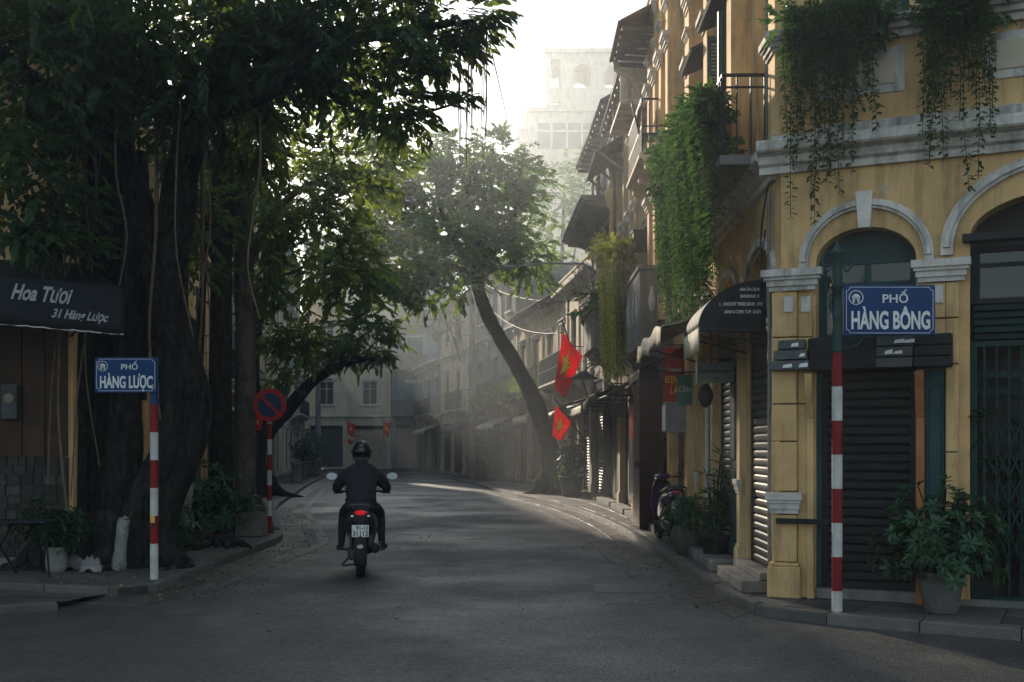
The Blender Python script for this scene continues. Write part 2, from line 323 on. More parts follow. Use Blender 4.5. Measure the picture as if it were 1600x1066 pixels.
mk_leaf('flag_yellow', (.95,.66,.03), .08, 0, .7, tcol=(.9,.62,.03))
mk_leaf('flag_red', (.75,.014,.010), .5, 0, .7, tcol=(.85,.02,.012))
def asphalt():
    m = bpy.data.materials.new('asphalt'); m.use_nodes = True; t = m.node_tree; N = t.nodes; L = t.links; b = N['Principled BSDF']
    tc = N.new('ShaderNodeTexCoord')
    def nz(sc, det=6, rg=.6, mp=None, kind='ShaderNodeTexNoise'):
        n = N.new(kind); n.inputs['Scale'].default_value = sc
        if kind == 'ShaderNodeTexNoise': n.inputs['Detail'].default_value = det; n.inputs['Roughness'].default_value = rg
        if mp:
            q = N.new('ShaderNodeMapping'); q.inputs['Scale'].default_value = mp; L.new(tc.outputs['Object'], q.inputs[0]); L.new(q.outputs[0], n.inputs['Vector'])
        else: L.new(tc.outputs['Object'], n.inputs['Vector'])
        return n
    def rng(s, a, b_, c, d):
        r = N.new('ShaderNodeMapRange'); r.inputs[1].default_value = a; r.inputs[2].default_value = b_; r.inputs[3].default_value = c; r.inputs[4].default_value = d; L.new(s, r.inputs[0]); return r.outputs[0]
    def mul(a, c):
        q = N.new('ShaderNodeMath'); q.operation = 'MULTIPLY'; L.new(a, q.inputs[0]); L.new(c, q.inputs[1]); return q.outputs[0]
    gr = nz(20, 5, .7, (1, .8, 1)); big = nz(.35, 7, .65); mid = nz(1.1, 6, .6, (1, .35, 1)); fine = nz(75, 3, .6); vor = nz(55, kind='ShaderNodeTexVoronoi'); spk = nz(42, 2, .5)
    f = mul(rng(big.outputs[0], .3, .7, .5, 1.6), rng(mid.outputs[0], .3, .7, .72, 1.35)); f = mul(f, rng(fine.outputs[0], .3, .7, .35, 1.75)); f = mul(f, rng(gr.outputs[0], .32, .68, .35, 1.8))
    c = N.new('ShaderNodeVectorMath'); c.operation = 'SCALE'; c.inputs[0].default_value = (.030,.028,.026); L.new(f, c.inputs['Scale'])
    mx = N.new('ShaderNodeMix'); mx.data_type = 'RGBA'; L.new(rng(spk.outputs[0], .64, .74, 0, .85), mx.inputs[0]); L.new(c.outputs[0], mx.inputs[6]); mx.inputs[7].default_value = (.22,.21,.19,1)
    # worn, sandy patches and dark repair seams
    pt = nz(.5, 5, .7, (1.0, .5, 1)); m2 = N.new('ShaderNodeMix'); m2.data_type = 'RGBA'; L.new(rng(pt.outputs[0], .54, .62, 0, .6), m2.inputs[0]); L.new(mx.outputs[2], m2.inputs[6]); m2.inputs[7].default_value = (.10,.088,.075,1)
    cv = N.new('ShaderNodeTexVoronoi'); cv.feature = 'DISTANCE_TO_EDGE'; cv.inputs['Scale'].default_value = .42
    wob = nz(1.4, 5, .6); va = N.new('ShaderNodeVectorMath'); va.operation = 'MULTIPLY_ADD'; L.new(wob.outputs['Color'], va.inputs[0]); va.inputs[1].default_value = (.9,.9,.9); L.new(tc.outputs['Object'], va.inputs[2]); L.new(va.outputs[0], cv.inputs['Vector'])
    m3 = N.new('ShaderNodeMix'); m3.data_type = 'RGBA'; L.new(rng(cv.outputs['Distance'], .0, .018, .85, 0), m3.inputs[0]); L.new(m2.outputs[2], m3.inputs[6]); m3.inputs[7].default_value = (.02,.02,.02,1)
    L.new(m3.outputs[2], b.inputs['Base Color'])
    rg = N.new('ShaderNodeMath'); rg.operation = 'MULTIPLY'; L.new(rng(big.outputs[0], .38, .62, .74, .40), rg.inputs[0]); L.new(rng(gr.outputs[0], .3, .7, 1.15, .8), rg.inputs[1]); L.new(rg.outputs[0], b.inputs['Roughness']); b.inputs['Specular IOR Level'].default_value = .9
    h = N.new('ShaderNodeMath'); h.operation = 'MULTIPLY_ADD'; L.new(vor.outputs['Distance'], h.inputs[0]); h.inputs[1].default_value = .9; L.new(gr.outputs[0], h.inputs[2])
    bu = N.new('ShaderNodeBump'); bu.inputs['Strength'].default_value = .7; bu.inputs['Distance'].default_value = .007; L.new(h.outputs[0], bu.inputs['Height'])
    b2 = N.new('ShaderNodeBump'); b2.inputs['Strength'].default_value = .4; b2.inputs['Distance'].default_value = .025; L.new(mid.outputs[0], b2.inputs['Height']); L.new(b2.outputs[0], bu.inputs['Normal'])
    L.new(bu.outputs[0], b.inputs['Normal']); MT['asphalt'] = m
asphalt()

# ------------------------------------------------------------------ foliage kit
def leaf_mesh(name, P, D, U, Ln, Wd, tint, mat, parent=None, droop=.18, extra=None):
    """one folded, pointed leaf (two quads) at every P; D along the leaf, U roughly its upper side"""
    P = np.asarray(P, float); D = np.asarray(D, float); U = np.asarray(U, float); n = len(P)
    D = D/np.linalg.norm(D, axis=1, keepdims=True)
    X = np.cross(D, U); X /= np.linalg.norm(X, axis=1, keepdims=True)+1e-9; U = np.cross(X, D)
    Ln = np.broadcast_to(Ln, (n,)).reshape(n, 1); Wd = np.broadcast_to(Wd, (n,)).reshape(n, 1)
    V = np.empty((n, 6, 3))
    V[:,0] = P
    V[:,1] = P+D*Ln*.30+X*Wd*.46+U*Wd*.10
    V[:,2] = P+D*Ln*.66+X*Wd*.40+U*(Wd*.10-Ln*droop*.35)
    V[:,3] = P+D*Ln-U*Ln*droop
    V[:,4] = P+D*Ln*.66-X*Wd*.40+U*(Wd*.10-Ln*droop*.35)
    V[:,5] = P+D*Ln*.30-X*Wd*.46+U*Wd*.10
    base = (np.arange(n)*6)[:, None]
    Fq = np.stack([base+np.array([0,1,2,3]), base+np.array([0,3,4,5])], 1).reshape(-1)
    me = bpy.data.meshes.new(name); me.vertices.add(n*6); me.vertices.foreach_set('co', V.reshape(-1))
    me.loops.add(n*8); me.loops.foreach_set('vertex_index', Fq.astype(np.int32))
    me.polygons.add(n*2); me.polygons.foreach_set('loop_start', np.arange(0, n*8, 4, dtype=np.int32))
    at_ = me.attributes.new('tint', 'FLOAT', 'POINT'); at_.data.foreach_set('value', np.repeat(np.broadcast_to(tint, (n,)), 6).astype(np.float32))
    me.update(calc_edges=True); me.materials.append(MT[mat])
    o = bpy.data.objects.new(name, me); C.objects.link(o)
    if parent is not None:
        o.parent = parent; me.transform(Matrix.Translation(-Vector(parent.location)))
    return o

def rnd_unit(n):
    v = NP.normal(size=(n, 3)); return v/np.linalg.norm(v, axis=1, keepdims=True)

def twigs(T, D, per=11, tl=.38, ll=.14, up=.35, spread=.9):
    """T twig roots, D twig directions -> leaf arrays"""
    n = len(T); D = D/np.linalg.norm(D, axis=1, keepdims=True)
    side = np.cross(D, np.array([0,0,1.0])+.2*NP.normal(size=(n, 3))); side /= np.linalg.norm(side, axis=1, keepdims=True)+1e-9
    upv = np.cross(side, D); P = []; LD = []; U = []; Lh = []; Ti = []
    tw = NP.rand(n)
    for k in range(per):
        f = (k+.6)/per; s = (-1)**k
        sc = NP.uniform(.7, 1.2, n)
        p = T+D*(tl*f)[..., None] if hasattr(tl, '__len__') else T+D*tl*f
        p = p-np.array([0,0,1])*(tl*f)**2*.5
        ang = lerp(spread, .15, f)
        d = D*math.cos(ang)+side*s*math.sin(ang)+upv*NP.normal(0, .25, (n, 1))+np.array([0,0,-.35])
        P.append(p); LD.append(d); U.append(upv+.5*NP.normal(size=(n, 3))); Lh.append(ll*sc*(1-.25*abs(f-.5))); Ti.append(np.clip(.6*tw+.4*NP.rand(n), 0, 1))
    return np.concatenate(P), np.concatenate(LD), np.concatenate(U), np.concatenate(Lh), np.concatenate(Ti)

def blob_twigs(blobs, dens=1.0):
    """blobs: (centre, (rx,ry,rz), count): clumpy twig roots through the volume"""
    T = []; D = []
    for c, r, n in blobs:
        n = int(n*dens); c = np.array(c); r = np.array(r); k = max(4, n//14)
        sub = rnd_unit(k)*(NP.rand(k, 1)**.45)*r*.92
        i = NP.randint(0, k, n); sg = .24*r
        off = sub[i]+NP.normal(size=(n, 3))*sg
        T.append(c+off); d = off/r+NP.normal(size=(n, 3))*.55; d[:,2] *= .6; D.append(d)
    return np.concatenate(T), np.concatenate(D)

# ================================================================== ground, road, pavements
def sheet(name, poly, z, mat, kind='structure', parent=None):
    mb = MB(); mb.add([(p[0], p[1], z) for p in poly], [tuple(range(len(poly)))])
    o = mb.build(name, mat, parent); o['kind'] = kind; return o
sheet('ground', [(-900,-300),(900,-300),(900,2000),(-900,2000)], 0.0, 'mortar')
road = sheet('road', [(-70,-25),(70,-25),(70,86),(-70,86)], 0.004, 'asphalt')

RK = [(16,1.6),(9,6.3),(6,7.93),(4.08,9.08),(2.82,9.86),(2.42,10.16),(2.2,10.6),(2.15,11.3),(2.13,12.5),(2.1,14.4),(2.04,18),(1.95,21.9),(1.53,27.3),(.85,31.8),(0,36.3),(-1.1,43.5),(-2.3,51),(-5,65.7),(-6.6,74)]
RB = [(17,3.9),(9.2,8.12),(6.3,9.41),(4.6,10.16),(3.4,10.7),(2.9,10.92),(2.5,11.1),(2.5,11.8),(2.55,12.9),(2.62,14.7),(2.66,18.2),(2.66,22.2),(2.62,27.8),(2.45,32.6),(2.1,37.2),(1.2,44),(-.6,51.8),(-4.1,66),(-6,74)]
LK = [(-22,17.5),(-9,13.2),(-5.48,12.15),(-4.05,11.75),(-3.8,11.85),(-3.77,12.4),(-3.78,15),(-3.76,18.4),(-3.95,19.6),(-4.8,23.5),(-5.9,28.7),(-7,36.9),(-8.3,47),(-9.8,60),(-11.6,74)]
LB = [(-22,20.5),(-9.5,16.4),(-6.9,14.6),(-6.5,14.5),(-6.4,14.6),(-6.4,15.2),(-6.7,17),(-7,19),(-7.2,20.5),(-7.7,24),(-8.3,29),(-9.4,37),(-10.7,47.3),(-12,60),(-13.8,74)]
def resample(K, B, step):
    K = np.array(cr([(*p, 0, 0) for p in K], 8))[:, :2]; B = np.array(cr([(*p, 0, 0) for p in B], 8))[:, :2]
    s = np.concatenate([[0], np.cumsum(np.linalg.norm(np.diff(K, axis=0), axis=1))])
    n = int(s[-1]/step); q = np.linspace(0, s[-1], n+1)
    f = lambda A: np.stack([np.interp(q, s, A[:, 0]), np.interp(q, s, A[:, 1])], 1)
    return f(K), f(B)
def piece(corners, z0, z1, name, mat, parent, gap=.006, tilt=.002, bev=.006):
    c = np.mean(corners, axis=0); mb = MB(); v = []
    for zz, g in ((z0, gap), (z1-bev, gap), (z1, gap+bev)):
        for p in corners:
            d = np.array(p)-c; l = np.linalg.norm(d)+1e-9; q = np.array(p)-d/l*g*1.4
            v.append((q[0], q[1], zz+(random.uniform(-tilt, tilt) if zz > z0 else 0)))
    fs = [(i, (i+1) % 4, 4+(i+1) % 4, 4+i) for i in range(4)]+[(4+i, 4+(i+1) % 4, 8+(i+1) % 4, 8+i) for i in range(4)]+[(8,9,10,11)]
    mb.add(v, fs); return mb.build(name, mat, parent)
KH = .105
def pavement(name, K, B, far_off, dmax, dmin, xlim, rows):
    kp, bp = resample(K, B, .35)
    d = bp-kp; l = np.linalg.norm(d, axis=1, keepdims=True); out = bp+d/l*far_off
    inn = kp+d/l*.13; n = len(kp); mb = MB()
    v = [(*p, .004) for p in inn]+[(*p, KH-.02) for p in inn]+[(*p, KH-.02) for p in out]
    mb.add(v, [(i, i+1, n+i+1, n+i) for i in range(n-1)]+[(n+i, n+i+1, 2*n+i+1, 2*n+i) for i in range(n-1)])
    base = mb.build(name, 'mortar'); base['kind'] = 'structure'
    # kerb stones
    kp, bp = resample(K, B, .78); d = bp-kp; l = np.linalg.norm(d, axis=1, keepdims=True); kw = kp+d/l*.16
    for i in range(len(kp)-1):
        if not (dmin < kp[i][1] < 72) or abs(kp[i][0]) > 14: continue
        piece([kp[i], kp[i+1], kw[i+1], kw[i]], .0, KH+random.uniform(-.004,.006), 'kerb_stone', 'kerb_stone', base, .004, .003, .018)
    # slabs
    kp, bp = resample(K, B, .62); d = bp-kp; l = np.linalg.norm(d, axis=1, keepdims=True); u = d/l
    for r in range(rows):
        for i in range(len(kp)-1):
            y = kp[i][1]
            if not (dmin < y < dmax) or abs(kp[i][0]) > xlim: continue
            a, b = r/rows, (r+1)/rows
            def pt(j, f): return kp[j]+u[j]*.165+(bp[j]+u[j]*.05-kp[j]-u[j]*.165)*f
            piece([pt(i, a), pt(i+1, a), pt(i+1, b), pt(i, b)], KH-.03, KH-.002+random.uniform(-.002,.002), 'paving_slab', 'stone_slab', base, .004)
    return base
pav_r = pavement('pavement_right', RK, RB, 9, 48, 4, 8, 2)
pav_l = pavement('pavement_left', LK, LB, 9, 44, 11, 9, 4)

# gutters: concrete channel slabs beside the kerbs
def gutter(name, K, B, offs, d0, d1, step, mat='gutter', z=.010):
    kp, bp = resample(K, B, step); d = kp-bp; u = d/np.linalg.norm(d, axis=1, keepdims=True)
    g = thing(name, None, None); g['kind'] = 'structure'
    for i in range(len(kp)-1):
        if not (d0 < kp[i][1] < d1) or abs(kp[i][0]) > 9: continue
        for a, b in offs:
            piece([kp[i]+u[i]*b, kp[i+1]+u[i+1]*b, kp[i+1]+u[i+1]*a, kp[i]+u[i]*a], .0, z+random.uniform(-.002,.003), 'channel_slab', mat, g, .005, .002, .004)
    return g
gutter('gutter_right', RK[6:], RB[6:], [(.01,.38)], 10.5, 46, .9)
gutter('gutter_strip_right', RK[8:], RB[8:], [(.62,.82)], 13.2, 40, 1.5)
gutter('gutter_left', LK[5:], LB[5:], [(.01,.42)], 12, 46, .9)
gutter('gutter_strip_left', LK[2:], LB[2:], [(.66,.84)], 11, 46, 1.4)
# wide drain covers at the right corner
for k, (x, y) in enumerate([(1.55,11.6),(1.5,12.5)]):
    p = [(x-.62,y-.4),(x+.22,y-.4),(x+.2,y+.4),(x-.6,y+.4)]
    o = piece([np.array(q) for q in p], 0, .012, 'drain_cover', 'gutter', None, .006, .003, .006)
    tag(o, ['worn concrete drain cover in the road nearest the right corner', 'worn concrete drain cover beyond the nearest one at the right corner'][k], 'drain cover', 'drain covers by the corner')
o = piece([np.array(q) for q in [(.05,12.2),(.62,12.1),(.66,13.1),(.1,13.15)]], 0, .009, 'road_patch', 'asphalt', None, .0, .001, .004)
o['kind'] = 'structure'
# low ramp kerb in front of the left corner
rk = thing('kerb_ramp', 'low worn stone ramp kerb lying in front of the left corner', 'kerb', (-4.6, 11.0, 0))
prev = [(-8.0,10.1),(-6.8,10.25),(-5.7,10.32),(-4.85,10.5),(-4.3,10.8)]
for i in range(4):
    a, b = np.array(prev[i]), np.array(prev[i+1]); n_ = np.array([-(b-a)[1], (b-a)[0]]); n_ = n_/np.linalg.norm(n_)
    o = piece([a, b, b+n_*.2, a+n_*.2], 0, .075+.008*(i % 2), 'kerb_stone', 'kerb_stone', rk, .005, .004, .02); o.location = -Vector(rk.location)
mb = MB()
def rampf(u, v):
    a = Vector((lerp(-8, -4.3, u), lerp(10.3, 11.0, u**1.5), .06)); b = Vector((lerp(-8.4, -4.2, u), lerp(12.9, 11.85, u), .03)); p = a.lerp(b, v); p.z += .012*noise.noise(p*2); return p-Vector(rk.location)
mb.grid(rampf, 16, 6); mb.build('ramp_surface', 'gutter', rk)

# fallen leaves along the kerbs
P = []
for i in range(2600):
    side = NP.rand()
    if side < .62:
        d = 11.5+18*NP.rand()**1.4; kx = interp(d, [(p[1], p[0]) for p in LK[4:]]); x = kx+.05+abs(NP.normal(0, .45)) if NP.rand() < .8 else kx-NP.rand()*1.2; z = .012 if x > kx else KH+.004
    elif side < .86:
        d = 10.8+26*NP.rand()**1.4; kx = interp(d, [(p[1], p[0]) for p in RK[6:]]); x = kx-.04-abs(NP.normal(0, .35)); z = .014
    else:
        d = 9+26*NP.rand(); x = -3+5*NP.rand(); z = .008
    P.append((x, d, z))
P = np.array(P); n = len(P); a = NP.rand(n)*6.28
D = np.stack([np.cos(a), np.sin(a), .12*NP.normal(size=n)], 1); U = np.array([0,0,1.0])+.35*NP.normal(size=(n, 3))
o = leaf_mesh('fallen_leaves', P, D, U, NP.uniform(.02,.06,n), NP.uniform(.015,.03,n), NP.rand(n), 'leaf_dry', droop=-.15)
tag(o, 'dry brown leaves scattered along the kerbs and gutters', 'leaves', kind='stuff')

# ================================================================== building kit
def wall(mb, x0, x1, z0, z1, ops, y=0.0, t=.25, mi=0):
    """front wall at y facing +y with openings (xa,za,xb,zb,rise): rise > 0 gives an arched head"""
    xs = sorted({x0, x1, *[o[0] for o in ops], *[o[2] for o in ops]}); zs = sorted({z0, z1, *[o[1] for o in ops], *[o[3] for o in ops]})
    for i in range(len(xs)-1):
        for j in range(len(zs)-1):
            cx, cz = (xs[i]+xs[i+1])/2, (zs[j]+zs[j+1])/2
            if any(o[0] < cx < o[2] and o[1] < cz < o[3] for o in ops): continue
            mb.add([(xs[i],y,zs[j]),(xs[i+1],y,zs[j]),(xs[i+1],y,zs[j+1]),(xs[i],y,zs[j+1])], [(0,1,2,3)], mi)
    for o in ops:
        xa, za, xb, zb = o[:4]; rise = o[4] if len(o) > 4 else 0; zs_ = zb-rise
        for q in ([(xa,za),(xa,zs_)], [(xb,zs_),(xb,za)], [(xb,za),(xa,za)]):
            mb.add([(q[0][0],y,q[0][1]),(q[1][0],y,q[1][1]),(q[1][0],y-t,q[1][1]),(q[0][0],y-t,q[0][1])], [(0,1,2,3)], mi)
        n = 16 if rise else 1; c = (xa+xb)/2; r = (xb-xa)/2
        arc = [(c-r*math.cos(math.pi*k/n), zs_+rise*math.sin(math.pi*k/n)) for k in range(n+1)]
        for k in range(n):
            (a, az), (b, bz) = arc[k], arc[k+1]
            mb.add([(a,y,az),(b,y,bz),(b,y-t,bz),(a,y-t,az)], [(0,1,2,3)], mi, bool(rise))
            if rise: mb.add([(a,y,az),(b,y,bz),(b,y,zb+1e-4),(a,y,zb+1e-4)], [(0,1,2,3)], mi)
def shell(mb, x0, x1, z0, z1, depth, y=0.0):
    """side, back and top faces behind a front wall"""
    v = [(x0,y,z0),(x0,y-depth,z0),(x1,y-depth,z0),(x1,y,z0),(x0,y,z1),(x0,y-depth,z1),(x1,y-depth,z1),(x1,y,z1)]
    mb.add(v, [(0,1,5,4),(1,2,6,5),(2,3,7,6),(4,5,6,7)])
def cornice(name, x0, x1, z, parent, mat, h=.28, proj=.22, y=0.0, bevel=0):
    p = proj; pr = [(y-.03,z),(y+p*.25,z),(y+p*.25,z+h*.22),(y+p*.45,z+h*.30),(y+p*.55,z+h*.52),(y+p*.92,z+h*.62),(y+p,z+h*.68),(y+p,z+h*.92),(y+p*.9,z+h),(y-.03,z+h)]
    mb = MB(); mb.prism(pr, 'x', x0, x1); return mb.build(name, mat, parent, bevel)
def capital(mb, x0, x1, z, h, proj, y):
    for a, b, p in ((0,.22,.25),(.22,.5,.5),(.5,.66,.75),(.66,1,1)):
        e = proj*p; mb.box(x0-e, y-.02, z+h*a, x1+e, y+e, z+h*b+(.002 if b < 1 else 0))
def pilaster(parent, x0, x1, z0, z1, y, mat, capmat, ph=.3, caph=.2, proj=.07, bevel=.006, caps=()):
    mb = MB(); mb.box(x0, y-proj-.05, z0, x1, y, z1); p = mb.build('pilaster', mat, parent, bevel)
    if ph:
        mb = MB(); mb.box(x0-.025, y-proj-.04, z0, x1+.025, y+.03, z0+ph); mb.box(x0-.012, y-proj-.04, z0+ph, x1+.012, y+.015, z0+ph+.04); mb.build('plinth', mat, p, bevel)
    for zc, hc, pc in ((z1-caph, caph, .07),)+tuple(caps):
        mb = MB(); capital(mb, x0, x1, zc, hc, pc, y); mb.build('capital', capmat, p)
    return p
def window(parent, xa, za, xb, zb, y, fmat='teal_paint', style='glass', leaf=2, arch=0):
    """frame with panes or closed louvred leaves set in an opening"""
    fr = MB(); fw = .05
    fr.box(xa+.002, y-.05, za+.002, xa+fw, y+.02, zb-.002); fr.box(xb-fw, y-.05, za+.002, xb-.002, y+.02, zb-.002)
    fr.box(xa+fw, y-.05, zb-fw, xb-fw, y+.015, zb-.002); fr.box(xa+fw, y-.05, za+.002, xb-fw, y+.015, za+fw)
    zt = zb
    wn = fr.build('window', fmat, parent)
    wl = (xb-xa-2*fw)/leaf
    for k in range(leaf):
        a = xa+fw+wl*k; b = a+wl
        if style == 'glass':
            m = MB(); m.box(a, y-.03, za+fw, a+.03, y+.005, zt-fw); m.box(b-.03, y-.03, za+fw, b, y+.005, zt-fw)
            zm = lerp(za, zt, .68); m.box(a+.03, y-.03, zm-.02, b-.03, y+.004, zm+.02); m.build('casement', fmat, wn)
            m = MB(); m.box(a+.03, y-.02, za+fw, b-.03, y-.012, zm-.02); m.build('pane', 'glass_dark', wn)
            m = MB(); m.box(a+.03, y-.02, zm+.02, b-.03, y-.012, zt-fw); m.build('pane', 'glass_dark', wn)
        else: louvre(wn, a+.003, b-.003, za+fw, zt-fw, y+.01, fmat)
    return wn
def louvre(parent, a, b, z0, z1, y, mat, rot=0, pivot=None):
    m = MB()
    if pivot is not None: m.X = (m.X if m.X is not None else Matrix.Identity(4)) @ Matrix.Translation((pivot, y, 0)) @ Matrix.Rotation(rot, 4, 'Z') @ Matrix.Translation((-pivot, -y, 0))
    st = min(.05, (b-a)*.2)
    m.box(a, y-.02, z0, a+st, y+.02, z1); m.box(b-st, y-.02, z0, b, y+.02, z1)
    zm = (z0+z1)/2
    for q in (z0, zm-.03, z1-.06): m.box(a+st, y-.02, q, b-st, y+.018, q+.06)
    z = z0+.08
    while z < z1-.09:
        if not (zm-.06 < z < zm+.05):
            m.add([(a+st,y-.014,z+.03),(b-st,y-.014,z+.03),(b-st,y+.014,z),(a+st,y+.014,z),(a+st,y-.014,z+.036),(b-st,y-.014,z+.036),(b-st,y+.014,z+.006),(a+st,y+.014,z+.006)], [(0,1,2,3),(7,6,5,4),(3,2,6,7),(0,4,5,1)])
        z += .045
    return m.build('shutter', mat, parent)
def roller(parent, xa, xb, z0, z1, y, mat, pitch=.085, pieces=False, name='roller_shutter'):
    rs = MB(); rs.box(xa, y-.03, z0, xa+.05, y+.03, z1); rs.box(xb-.05, y-.03, z0, xb, y+.03, z1); rs.box(xa+.05, y-.02, z0+.001, xb-.05, y+.025, z0+.07)
    root = rs.build(name, mat, parent)
    n = max(3, int((z1-z0-.07)/pitch)); h = (z1-z0-.07)/n
    prof = [(-.012,0),(.0,h*.08),(.012,h*.25),(.014,h*.5),(.012,h*.78),(.0,h*.94),(-.012,h*.998)]
    if pieces:
        s0 = None
        for k in range(n):
            if s0 is None:
                m = MB(); m.prism([(p[0], p[1]) for p in prof], 'x', xa+.05, xb-.05); s0 = m.build('slat', mat, root); s0.location = (0, y, z0+.07)
            else: inst(s0, 'slat', root, (0, y, z0+.07+k*h))
    else:
        m = MB(); v = []; fs = []
        for k in range(n):
            for p in prof[:-1]: v += [(xa+.05, y+p[0], z0+.07+k*h+p[1]), (xb-.05, y+p[0], z0+.07+k*h+p[1])]
        fs = [(2*i, 2*i+1, 2*i+3, 2*i+2) for i in range(len(v)//2-1)]
        m.add(v, fs); o = m.build('slats', mat, root); o['kind'] = 'stuff'
    return root
def folding_door(parent, xa, xb, z0, z1, y, mat, n=4):
    wl = (xb-xa)/n
    for k in range(n):
        a = xa+k*wl+.004; b = xa+(k+1)*wl-.004; m = MB(); yy = y+(.012 if k % 2 else 0)
        m.box(a, yy-.02, z0, b, yy+.012, z1); st = .05
        for q0, q1 in ((.05,.42),(.47,.93)):
            p0, p1 = lerp(z0, z1, q0), lerp(z0, z1, q1)
            m.box(a+st, yy+.010, p0, b-st, yy+.024, p1)
        m.build('door_panel', mat, parent, .004)
def railing(parent, path, z0, h, mat='dark_steel', pitch=.11, name='railing', rails=(0, .5, 1), r=.012):
    m = MB(); rail = None
    for f in rails:
        for a, b in zip(path[:-1], path[1:]): m.bar((*a, z0+h*f), (*b, z0+h*f), r*2.4 if f == 1 else r*1.6)
    rail = m.build(name, mat, parent)
    for a, b in zip(path[:-1], path[1:]):
        a, b = Vector(a), Vector(b); n = max(1, int((b-a).length/pitch)); s0 = None; m = MB()
        for k in range(n+1):
            p = a.lerp(b, k/n); m.bar((p.x, p.y, z0), (p.x, p.y, z0+h), r*1.2)
        q = m.build('balusters', mat, rail); q['kind'] = 'stuff'
    return rail
def balcony(parent, x0, x1, z, proj, mat='grey_concrete', rail='steel', h=.9, th=.14, brackets=3, rmat='dark_steel'):
    m = MB(); pr = [(0,z-th),(proj-.1,z-th),(proj-.06,z-th+.05),(proj,z-th+.07),(proj,z),(0,z)]; m.prism(pr, 'x', x0, x1); b = m.build('balcony', mat, parent, .008)
    for k in range(brackets):
        xx = lerp(x0+.08, x1-.2, k/max(1, brackets-1)); m = MB()
        pts = [(0,z-th-.45),(.06,z-th-.42),(.12,z-th-.25),(proj*.45,z-th-.12),(proj*.8,z-th-.08),(proj*.82,z-th-.002),(0,z-th-.002)]
        m.prism(pts, 'x', xx, xx+.12); m.build('bracket', mat, b, .005)
    if rail == 'steel': railing(b, [(x0+.03, .02), (x0+.03, proj-.05), (x1-.03, proj-.05), (x1-.03, .02)], z, h, rmat)
    elif rail == 'solid':
        for args in ((x0, 0.01, x0+.1, proj-.101), (x1-.1, 0.01, x1, proj-.101), (x0, proj-.1, x1, proj)):
            m = MB(); m.box(args[0], args[1], z+.002, args[2], args[3], z+h); m.build('parapet', mat, b, .006)
        m = MB(); m.box(x0-.03, proj-.13, z+h+.001, x1+.03, proj+.03, z+h+.07); m.box(x0-.03, 0.012, z+h+.001, x0+.13, proj-.131, z+h+.068); m.box(x1-.13, 0.012, z+h+.001, x1+.03, proj-.131, z+h+.068); m.build('coping', mat, b, .006)
    return b
def awning(parent, x0, x1, z, proj, drop, mat, val=.22, name='awning', sag=.05, arms=True):
    m = MB()
    def f(u, v):
        x = lerp(x0, x1, u); y = proj*v; zz = z-drop*v-sag*math.sin(math.pi*v)*(.6+.4*math.sin(u*9))+.012*noise.noise(Vector((x*3, y*4, z)))
        return (x, y+.01, zz)
    m.grid(f, max(6, int((x1-x0)*5)), 8); a = m.build(name, mat, parent, solid=.008)
    if val:
        m = MB(); nn = max(10, int((x1-x0)*14))
        def g(u, v):
            x = lerp(x0, x1, u); zz = z-drop-.004-(val+.015*math.sin(u*nn*1.1))*v
            return (x, proj+.012+.02*v+.012*math.sin(u*nn*.9+z), zz)
        m.grid(g, nn, 3); m.build('valance', mat, a, solid=.006)
    if arms:
        for xx in (x0+.06, x1-.06):
            m = MB(); m.bar((xx, 0, z-drop*1.15), (xx, proj, z-drop-.02), .022); m.build('arm', 'dark_steel', a)
    return a
def frame_between(name, label, cat, p0, p1, z=KH, group=None):
    p0, p1 = Vector((p0[0], p0[1])), Vector((p1[0], p1[1])); d = p1-p0
    return thing(name, label, cat, (p0.x, p0.y, z), math.atan2(d.y, d.x), group), d.length

